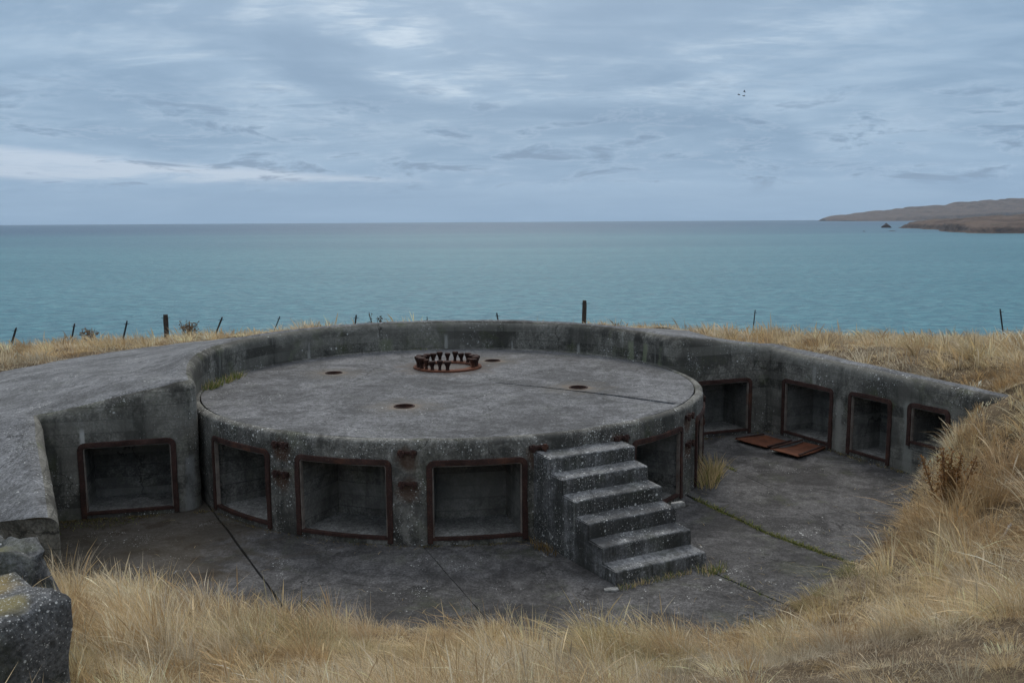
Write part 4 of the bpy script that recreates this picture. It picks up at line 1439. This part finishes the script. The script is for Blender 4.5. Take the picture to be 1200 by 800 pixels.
def path_mask(x, y):
    """1 on the trodden strip across the near bank"""
    side = np.clip((x - 0.05 + 0.5 * (vnoise(x, y, 1.2, 44) - 0.5)) / 0.8, 0, 1)
    m_ = side * np.clip((6.75 + 0.10 * x - y) / 0.6, 0, 1)
    m2 = np.exp(-(((x - 2.4) / 1.1) ** 2 + ((y - 8.7) / 1.1) ** 2))
    return np.clip(m_ * (0.72 + 0.5 * vnoise(x, y, 1.5, 45)) + m2 * 0.9, 0, 1)


def sample(n, r0_, r1_, pw=1.0):
    az_ = rng.uniform(-0.64, 0.74, n)
    u_ = rng.random(n)
    e_ = 2 - 1.6
    rr = (r0_ ** e_ + u_ * (r1_ ** e_ - r0_ ** e_)) ** (1 / e_)
    return np.sin(az_) * rr, np.cos(az_) * rr


def keep_mask(x, y, marg=0.0):
    sdv = foot_sd(x, y) + (vnoise(x, y, 1.6, 4) - 0.5) * 0.35
    k_ = sdv < marg
    k_ &= y < 33
    rel = np.c_[x, y] - BLK_C
    u_ = rel @ BLK_A; v_ = rel @ np.array([-BLK_A[1], BLK_A[0]])
    k_ &= np.hypot(x + 4.5, y - 7.4) > 0.5
    k_ &= ~((np.abs(u_) < 0.88) & (v_ < 0.92) & (v_ > -1.02))
    return k_


parts_front, parts_back = [], []


def edge_low(x, y):
    return np.clip(1 + foot_sd(x, y) / 0.8, 0, 1) * np.where(x > 0.5, 1.5, 1.0)


def thatch(n, r0_, r1_, hgt, seg=2):
    """matted dead grass lying every which way"""
    x, y = sample(n, r0_, r1_)
    k_ = keep_mask(x, y, 0.03); x, y = x[k_], y[k_]
    pm = path_mask(x, y)
    k_ = rng.random(len(x)) > pm * 0.72; x, y, pm = x[k_], y[k_], pm[k_]
    n_ = len(x)
    dist = np.hypot(x, y)
    z = ground_z(x, y, False) - 0.01
    a_ = vnoise(x, y, 0.8, 50) * 12 + rng.normal(0, 0.9, n_)
    ln = rng.uniform(0.5, 1.5, n_)
    L = hgt * (0.20 + 1.5 * (vnoise(x, y, 1.1, 51) * .6 + vnoise(x, y, 2.9, 53) * .4) ** 2) * rng.uniform(0.6, 1.3, n_) * (1 - 0.62 * pm) * (1 - 0.3 * edge_low(x, y))
    w = np.maximum(0.0024, 0.00062 * dist) * rng.uniform(0.7, 1.3, n_)
    cc = grass_cols(x, y, n_)
    cc = cc * (1 - 0.30 * pm[:, None]) + np.array([0.42, 0.36, 0.28]) * 0.30 * pm[:, None]
    return blades(x, y, z, L, w, np.cos(a_) * ln - 0.25, np.sin(a_) * ln, np.clip(cc, 0, .85), seg, 0.9)


def tussocks(n_t, per, r0_, r1_, hgt, seg=4, thr=0.40):
    """fountain-shaped clumps, each with its own colour, size and lean"""
    tx, ty = sample(n_t, r0_, r1_)
    k_ = keep_mask(tx, ty, 0.0); tx, ty = tx[k_], ty[k_]
    k_ = (vnoise(tx, ty, 0.75, 60) * 0.6 + vnoise(tx, ty, 1.9, 61) * 0.4 + rng.uniform(-.15, .15, len(tx))) > thr
    tx, ty = tx[k_], ty[k_]
    pm = path_mask(tx, ty)
    k_ = rng.random(len(tx)) > pm * 0.93; tx, ty, pm = tx[k_], ty[k_], pm[k_]
    nt = len(tx); rr = np.hypot(tx, ty)
    size = rng.uniform(0.5, 1.3, nt) * np.where((tx > 4.4) & (ty < 16), 1.35, 1.0) * (0.7 + 0.6 * vnoise(tx, ty, 0.6, 62)) * (1 - 0.55 * np.minimum(edge_low(tx, ty), 1.3)) * (1 - 0.5 * pm)
    idx_ = np.repeat(np.arange(nt), per); n_ = len(idx_)
    ang_ = rng.uniform(0, 2 * np.pi, n_); q_ = np.sqrt(rng.random(n_))
    rb = rng.uniform(0.04, 0.13, nt) * (1 + rr / 22)
    x = tx[idx_] + q_ * rb[idx_] * np.cos(ang_); y = ty[idx_] + q_ * rb[idx_] * np.sin(ang_)
    z = ground_z(x, y, False) - 0.02
    up_ = rng.random(nt) < 0.30                                  # some stand upright, the rest flop over
    outl = q_ * rng.uniform(0.35, 1.35, n_) * np.where(up_[idx_], 0.5, 1.0)
    wl = rng.normal(-0.42, 0.22, nt); wl2 = rng.normal(0.0, 0.25, nt)
    lx = outl * np.cos(ang_) + wl[idx_] * np.where(up_[idx_], 0.6, 1.0) + rng.normal(0, .12, n_)
    ly = outl * np.sin(ang_) + wl2[idx_] + rng.normal(0, .12, n_)
    L = hgt * size[idx_] * rng.uniform(0.45, 1.2, n_)
    dist = np.hypot(x, y)
    w = np.maximum(0.0023, 0.00058 * dist) * rng.uniform(0.7, 1.35, n_)
    gc = grass_cols(tx, ty, nt)
    tone = rng.random((nt, 1))
    gc = gc * rng.uniform(0.62, 1.22, (nt, 1))
    gc = np.where(tone < 0.20, gc * 0.40 + BROWN * 0.60, gc)
    gc = np.where(tone > 0.88, gc * 0.6 + np.array([0.74, 0.66, 0.50]) * 0.45, gc)
    low_g = (np.clip(1 + foot_sd(tx, ty) / 1.2, 0, 1) * (tx > 0.8) * (tx < 4.6) * (ty < 12) * rng.random(nt))[:, None]
    gc = gc * (1 - 0.8 * low_g) + np.array([0.22, 0.235, 0.08]) * 0.8 * low_g
    cc = gc[idx_] * rng.uniform(0.72, 1.25, (n_, 1))
    seed_ = rng.random(n_) < 0.06
    L = np.where(seed_, L * 1.2, L)
    return blades(x, y, z, L, w, lx, ly, np.clip(cc, 0, 0.85), seg, 0.85, seed_)


parts_front.append(thatch(180000, 2.6, 9.0, 0.19))
parts_front.append(thatch(140000, 8.0, 18.0, 0.24))
parts_front.append(tussocks(3000, 80, 2.6, 8.5, 0.31))
parts_front.append(tussocks(3800, 60, 7.5, 18.0, 0.46))
parts_back.append(thatch(150000, 16.5, 34.0, 0.22))
parts_back.append(tussocks(4600, 34, 16.5, 34.0, 0.40, 3))
V_ = np.concatenate([q[0] for q in parts_front])
g_ = blade_obj('dry_grass', parts_front + parts_back)

tag(g_, 'dry straw coloured grass covering the bank and cliff top', 'grass', kind='stuff')


def small_tuft(name, cx_, cy_, z_, n_, rad, hgt, cols, label, cat, lean=(0, 0), stretch=(1, 0), wid=0.006, group=None, kind=None):
    a = rng.uniform(0, 2 * np.pi, n_); r_ = np.sqrt(rng.random(n_)) * rad
    u_ = rng.uniform(-1, 1, n_)
    x = r_ * np.cos(a) + u_ * stretch[0] * stretch[-1]; y = r_ * np.sin(a) + u_ * stretch[1] * stretch[-1]
    L = hgt * rng.uniform(0.4, 1.2, n_)
    lx = np.cos(a) * rng.uniform(0, .9, n_) + lean[0]; ly = np.sin(a) * rng.uniform(0, .9, n_) + lean[1]
    cc = np.array(cols)[rng.integers(0, len(cols), n_)] * rng.uniform(0.7, 1.25, (n_, 1))
    root = empty(name, (cx_, cy_, z_), label, cat, group, kind)
    o_ = blade_obj('blades', [blades(x + cx_, y + cy_, np.full(n_, z_ - 0.01), L, np.full(n_, wid) * rng.uniform(.7, 1.4, n_), lx, ly, cc, 3, .4)], root)
    o_['kind'] = 'stuff'
    return root


DRY = [(0.58, 0.45, 0.25), (0.50, 0.38, 0.20), (0.42, 0.34, 0.18)]
GRN = [(0.10, 0.14, 0.035), (0.14, 0.17, 0.05), (0.20, 0.20, 0.07)]
small_tuft('grass_tuft', 3.42, 15.35, 0.0, 420, 0.16, 0.40, DRY + GRN[2:], 'dry grass tuft growing against the right side of the gun platform', 'grass tuft', (-0.1, 0), (-0.35, -0.94, 0.55), 0.010)
small_tuft('weed_clump', -5.40, 16.9, SLAB_Z - 0.03, 420, 0.10, 0.20, GRN + DRY[2:], 'green weeds growing between the gun platform and the left parapet', 'weeds', (0.1, 0), (0.12, 1.0, 0.75), 0.012)
small_tuft('grass_tuft', -2.2, 21.17, SLAB_Z - 0.03, 50, 0.05, 0.10, GRN, 'tiny green tuft at the foot of the back parapet, behind the bolt ring', 'grass tuft', (0, 0), (1, 0, 0.25), 0.012)
small_tuft('grass_tuft', 2.56, 11.22, 0.0, 150, 0.10, 0.13, GRN + DRY[:1], 'small green and yellow tuft at the right foot of the steps', 'grass tuft', (0, 0), (0.88, 0.47, 0.15), 0.008)
small_tuft('grass_tuft', 1.75, 10.92, 0.0, 200, 0.05, 0.10, DRY + GRN, 'low withered grass line along the front foot of the steps', 'grass tuft', (0, 0), (0.88, 0.47, 0.60), 0.008)
small_tuft('grass_tuft', 0.42, 12.12, 0.0, 160, 0.12, 0.12, [(0.28, 0.2, 0.09), (0.2, 0.13, 0.05)], 'brown withered weeds in the corner left of the steps', 'grass tuft', (0, 0), (0.5, -0.86, 0.25), 0.008)
# moss and weeds in the open floor joints
mp = []
for k, (i0, i1, dens, hh) in enumerate(((7, 20, 0, 0), (0, 0, 0, 0), (8, 15, 120, 0.035), (7, 24, 900, 0.06), (8, 10, 120, 0.05))):
    if not dens: continue
    dl = np.array(dense[k])
    tt = rng.uniform(i0, i1, dens); b = tt.astype(int); f_ = (tt - b)[:, None]
    b = np.clip(b, 0, len(dl) - 2)
    p = dl[b] * (1 - f_) + dl[b + 1] * f_ + rng.normal(0, 0.028, (dens, 2))
    cc = np.array(GRN + [(0.30, 0.27, 0.12)])[rng.integers(0, 4, dens)] * rng.uniform(.7, 1.2, (dens, 1))
    mp.append(blades(p[:, 0], p[:, 1], np.full(dens, -0.02), rng.uniform(.5, 1.3, dens) * hh + 0.02, np.full(dens, 0.012), rng.normal(0, .8, dens), rng.normal(0, .8, dens), cc, 3, .4))
def foot_line(A_, B_, dens, hh, cols_, jit=0.03):
    t_ = rng.random(dens)[:, None]
    keepn = vnoise(np.array(t_[:, 0]) * 6, 0 * t_[:, 0], 1.5, int(dens)) > 0.35
    p_ = (np.array(A_) * (1 - t_) + np.array(B_) * t_ + rng.normal(0, jit, (dens, 2)))[keepn]
    k_ = len(p_)
    cc_ = np.array(cols_)[rng.integers(0, len(cols_), k_)] * rng.uniform(.6, 1.2, (k_, 1))
    mp.append(blades(p_[:, 0], p_[:, 1], np.full(k_, -0.005), rng.uniform(.4, 1.3, k_) * hh + 0.01, np.full(k_, 0.011), rng.normal(0, .9, k_), rng.normal(0, .9, k_), cc_, 3, .4))


MUD = [(0.11, 0.10, 0.045), (0.16, 0.14, 0.06), (0.22, 0.17, 0.08), (0.10, 0.075, 0.04)]
nl = np.array([U_LEFT[1], -U_LEFT[0]])
foot_line(P_LCORNER + nl * .06, P_LJUNC + nl * .10, 900, 0.03, MUD, 0.05)
foot_line(P_LCORNER + nl * .3, P_LCORNER + nl * .25 + U_LEFT * 1.2, 500, 0.03, MUD + GRN, 0.14)
for (b0, b1) in ((-141, -121), (-121, -96), (-96, -73)):
    for q in range(4):
        aa, ab = lerp(b0, b1, q / 4), lerp(b0, b1, (q + 1) / 4)
        foot_line(pol(R_FACE + 0.05, aa), pol(R_FACE + 0.05, ab), 90, 0.02, MUD, 0.03)
foot_line(C_RIGHT - n_right * .08, C_RIGHT - n_right * .08 + U_RIGHT * 4.2, 700, 0.035, MUD + [DRY[2]], 0.05)
foot_line(K_RIGHT + np.array([.6, .1]), C_RIGHT + np.array([-.1, -.1]), 300, 0.03, MUD, 0.05)
mo = blade_obj('moss', mp); tag(mo, 'low green and brown moss in the floor joints and along the wall feet', 'moss', kind='stuff')


lx2 = rng.uniform(-5.2, 6.6, 60000); ly2 = rng.uniform(9.2, 19.0, 60000)
sd2 = foot_sd(lx2, ly2)
rr2 = np.hypot(lx2 - CX, ly2 - CY)
front_d = np.minimum(np.abs(sd2), 9)
okl = (sd2 > 0) & (rr2 > R_FACE + 0.05) & ((lx2 < 5.0) | (ly2 < 15)) & (ly2 < 17.5)
pr_ = np.exp(-front_d / 0.22) * 0.35 + np.exp(-(rr2 - R_FACE) / 0.15) * 0.10 + 0.004 * (vnoise(lx2, ly2, 1.2, 70) > 0.5)
okl &= rng.random(60000) < pr_
lx2, ly2 = lx2[okl], ly2[okl]; nl2 = len(lx2)
aa2 = rng.uniform(0, 6.28, nl2)
lit_ = blades(lx2, ly2, np.full(nl2, 0.008), np.full(nl2, 0.05) * rng.uniform(.5, 1.6, nl2), np.full(nl2, 0.007), np.cos(aa2) * 2.6, np.sin(aa2) * 2.6,
              np.array(DRY + [(0.25, 0.2, 0.13)])[rng.integers(0, 4, nl2)] * rng.uniform(.6, 1.1, (nl2, 1)), 2, 1.1)
lo_ = blade_obj('straw_litter', [lit_]); tag(lo_, 'loose dry straw blown over the court floor', 'straw', kind='stuff')

# ------------------------------------------------------------------ broad plants: dock, thistles
def stem_plant(name, loc, h, n_stem, spread, n_leaf, leaf, cols, stemcol, label, cat, group=None, top=0.35, ls=1.0):
    root = empty(name, loc, label, cat, group)
    sv, sf, sc_ = [], [], []
    lv, lf, lc = [], [], []
    for s_ in range(n_stem):
        a = random.uniform(0, 2 * math.pi); r_ = random.uniform(0, spread)
        tip = Vector((math.cos(a) * r_, math.sin(a) * r_, h * random.uniform(0.65, 1.0)))
        b0_ = Vector((math.cos(a) * r_ * .15, math.sin(a) * r_ * .15, -0.05))
        v2, f2 = tube_pts(b0_, tip, 0.006 + 0.002 * ls, 5)
        k_ = len(sv); sv += v2; sf += [tuple(q + k_ for q in f) for f in f2]
        for l_ in range(n_leaf):
            f_ = top + (1 - top) * random.random()
            p = b0_.lerp(tip, f_) + Vector((random.gauss(0, .03 * ls), random.gauss(0, .03 * ls), random.gauss(0, .02)))
            d_ = Vector((random.gauss(0, 1), random.gauss(0, 1), random.gauss(0.2, .8))).normalized()
            w_ = d_.orthogonal().normalized(); w_.rotate(Matrix.Rotation(random.uniform(0, 6.28), 3, d_))
            q = leaf * random.uniform(0.5, 1.3)
            k_ = len(lv)
            lv += [p, p + d_ * q * .5 + w_ * q * .28, p + d_ * q, p + d_ * q * .5 - w_ * q * .28]
            lf.append((k_, k_ + 1, k_ + 2)); lf.append((k_, k_ + 2, k_ + 3))
            c_ = np.array(random.choice(cols)) * random.uniform(.65, 1.3); lc += [c_] * 4
    st_ = mesh_obj('stems', sv, sf, simple(name + '_stem', stemcol), root, False, local=True)
    me = np_mesh('leaves', np.array([tuple(q) for q in lv]), np.array(lf), M['grass'], False)
    at_ = me.color_attributes.new('tint', 'FLOAT_COLOR', 'POINT')
    at_.data.foreach_set('color', np.c_[np.array(lc), np.ones(len(lc))].astype(np.float32).ravel())
    lo = bpy.data.objects.new('leaves', me); COL.objects.link(lo); lo.parent = root
    lo['kind'] = 'stuff'; st_['kind'] = 'stuff'
    return root


def on_ground(x, y): return (x, y, float(ground_z(np.array([x]), np.array([y]))[0]))


stem_plant('dock_plant', on_ground(6.05, 12.35), 0.95, 14, 0.42, 120, 0.05, [(0.25, 0.14, 0.06), (0.32, 0.19, 0.09), (0.18, 0.095, 0.04)], (0.16, 0.09, 0.05),
           'rust brown dried dock plant at the right edge of the court', 'plant')
stem_plant('thistle', on_ground(-10.05, 28.4), 0.66, 22, 0.36, 14, 0.075, [(0.20, 0.14, 0.09), (0.13, 0.09, 0.065), (0.28, 0.2, 0.12)], (0.13, 0.10, 0.07),
           'dark dried thistle bush beside the stout wooden fence post', 'plant', 'dried thistles by the fence', 0.4, 1.5)
stem_plant('thistle', on_ground(-13.2, 28.3), 0.58, 12, 0.42, 12, 0.09, [(0.24, 0.18, 0.12), (0.16, 0.12, 0.08)], (0.15, 0.11, 0.08),
           'thin pale dried thistle between the two leftmost fence stakes', 'plant', 'dried thistles by the fence', 0.45, 1.4)
stem_plant('thistle', on_ground(-4.3, 29.0), 0.80, 6, 0.42, 8, 0.08, [(0.12, 0.10, 0.06), (0.08, 0.07, 0.05)], (0.09, 0.07, 0.05),
           'dried thistle tips just showing over the back parapet', 'plant', 'dried thistles by the fence', 0.6, 1.3)
# bleached branch on the right bank
bx0 = on_ground(5.62, 10.15)
br = empty('dead_branch', bx0, 'bleached dead branch lying in the grass of the right bank', 'branch')
for (p0, p1, r_) in (((0, 0, 0.08), (0.15, 0.08, 0.24), 0.013), ((0.08, 0.04, 0.165), (0.15, 0.14, 0.20), 0.008)):
    v2, f2 = tube_pts(p0, p1, r_, 7)
    mesh_obj('twig', v2, f2, M['bleached'], br, True, 50, local=True)

# ------------------------------------------------------------------ birds
BIRDS = [(872.5, 107.8, 0.3, 'highest of the three dark sea birds in flight'), (871.8, 112.8, -0.2, 'lowest of the three dark sea birds in flight'), (866.0, 111.4, 0.1, 'leftmost of the three dark sea birds in flight')]
for (bx_, by_, bank, lab) in BIRDS:
    v_ = px_ray(bx_, by_); pos = v_ * (190.0 / v_.y) + Vector((0, 0, CAM_H))
    o_ = empty('bird', pos, lab, 'bird', 'birds flying over the sea')
    o_.rotation_euler = (0.2, bank, 0.9 + bank)
    vs, fs = [], []
    n = 8
    secs = [(-0.30, 0.005), (-0.22, 0.035), (-0.10, 0.065), (0.06, 0.075), (0.18, 0.05), (0.24, 0.04), (0.29, 0.03), (0.36, 0.004)]
    for (y_, r_) in secs:
        for i in range(n):
            a = 2 * math.pi * i / n
            vs.append((r_ * math.cos(a), y_, r_ * 0.85 * math.sin(a)))
    for q in range(len(secs) - 1):
        for i in range(n): fs.append((q * n + i, q * n + (i + 1) % n, (q + 1) * n + (i + 1) % n, (q + 1) * n + i))
    mesh_obj('body', vs, fs, M['bird'], o_, True, local=True)
    for s_ in (-1, 1):
        wv_ = [(0.04 * s_, 0.12, 0.03), (0.04 * s_, -0.08, 0.03), (0.28 * s_, 0.16, 0.16), (0.28 * s_, -0.04, 0.15), (0.60 * s_, -0.02, 0.10), (0.58 * s_, -0.08, 0.09)]
        wv_ += [(x, y, z + 0.015) for x, y, z in wv_]
        wf = [(0, 1, 3, 2), (2, 3, 5, 4), (6, 8, 9, 7), (8, 10, 11, 9), (0, 2, 8, 6), (2, 4, 10, 8), (1, 7, 9, 3), (3, 9, 11, 5), (4, 5, 11, 10), (0, 6, 7, 1)]
        mesh_obj('wing', wv_, wf, M['bird'], o_, False, local=True)

# ------------------------------------------------------------------ haze over the sea
hz_m = bpy.data.materials.new('haze_air'); hz_m.use_nodes = True
h = NT(hz_m.node_tree); h.n.clear()
ho = h.new('ShaderNodeOutputMaterial'); hv = h.new('ShaderNodeVolumePrincipled')
hv.inputs['Color'].default_value = (0.70, 0.86, 1.0, 1); hv.inputs['Density'].default_value = 1.0e-5
hv.inputs['Anisotropy'].default_value = 0.0
h.l.new(hv.outputs[0], ho.inputs['Volume'])
B = 40000.0
z0_, z1_ = SEA_Z - 8, 900.0
hb = [(-B, -4000, z0_), (B, -4000, z0_), (B, B, z0_), (-B, B, z0_), (-B, -4000, z1_), (B, -4000, z1_), (B, B, z1_), (-B, B, z1_)]
haze = mesh_obj('haze', hb, [(0, 3, 2, 1), (4, 5, 6, 7), (0, 1, 5, 4), (1, 2, 6, 5), (2, 3, 7, 6), (3, 0, 4, 7)], hz_m, None, False)
tag(haze, kind='stuff')
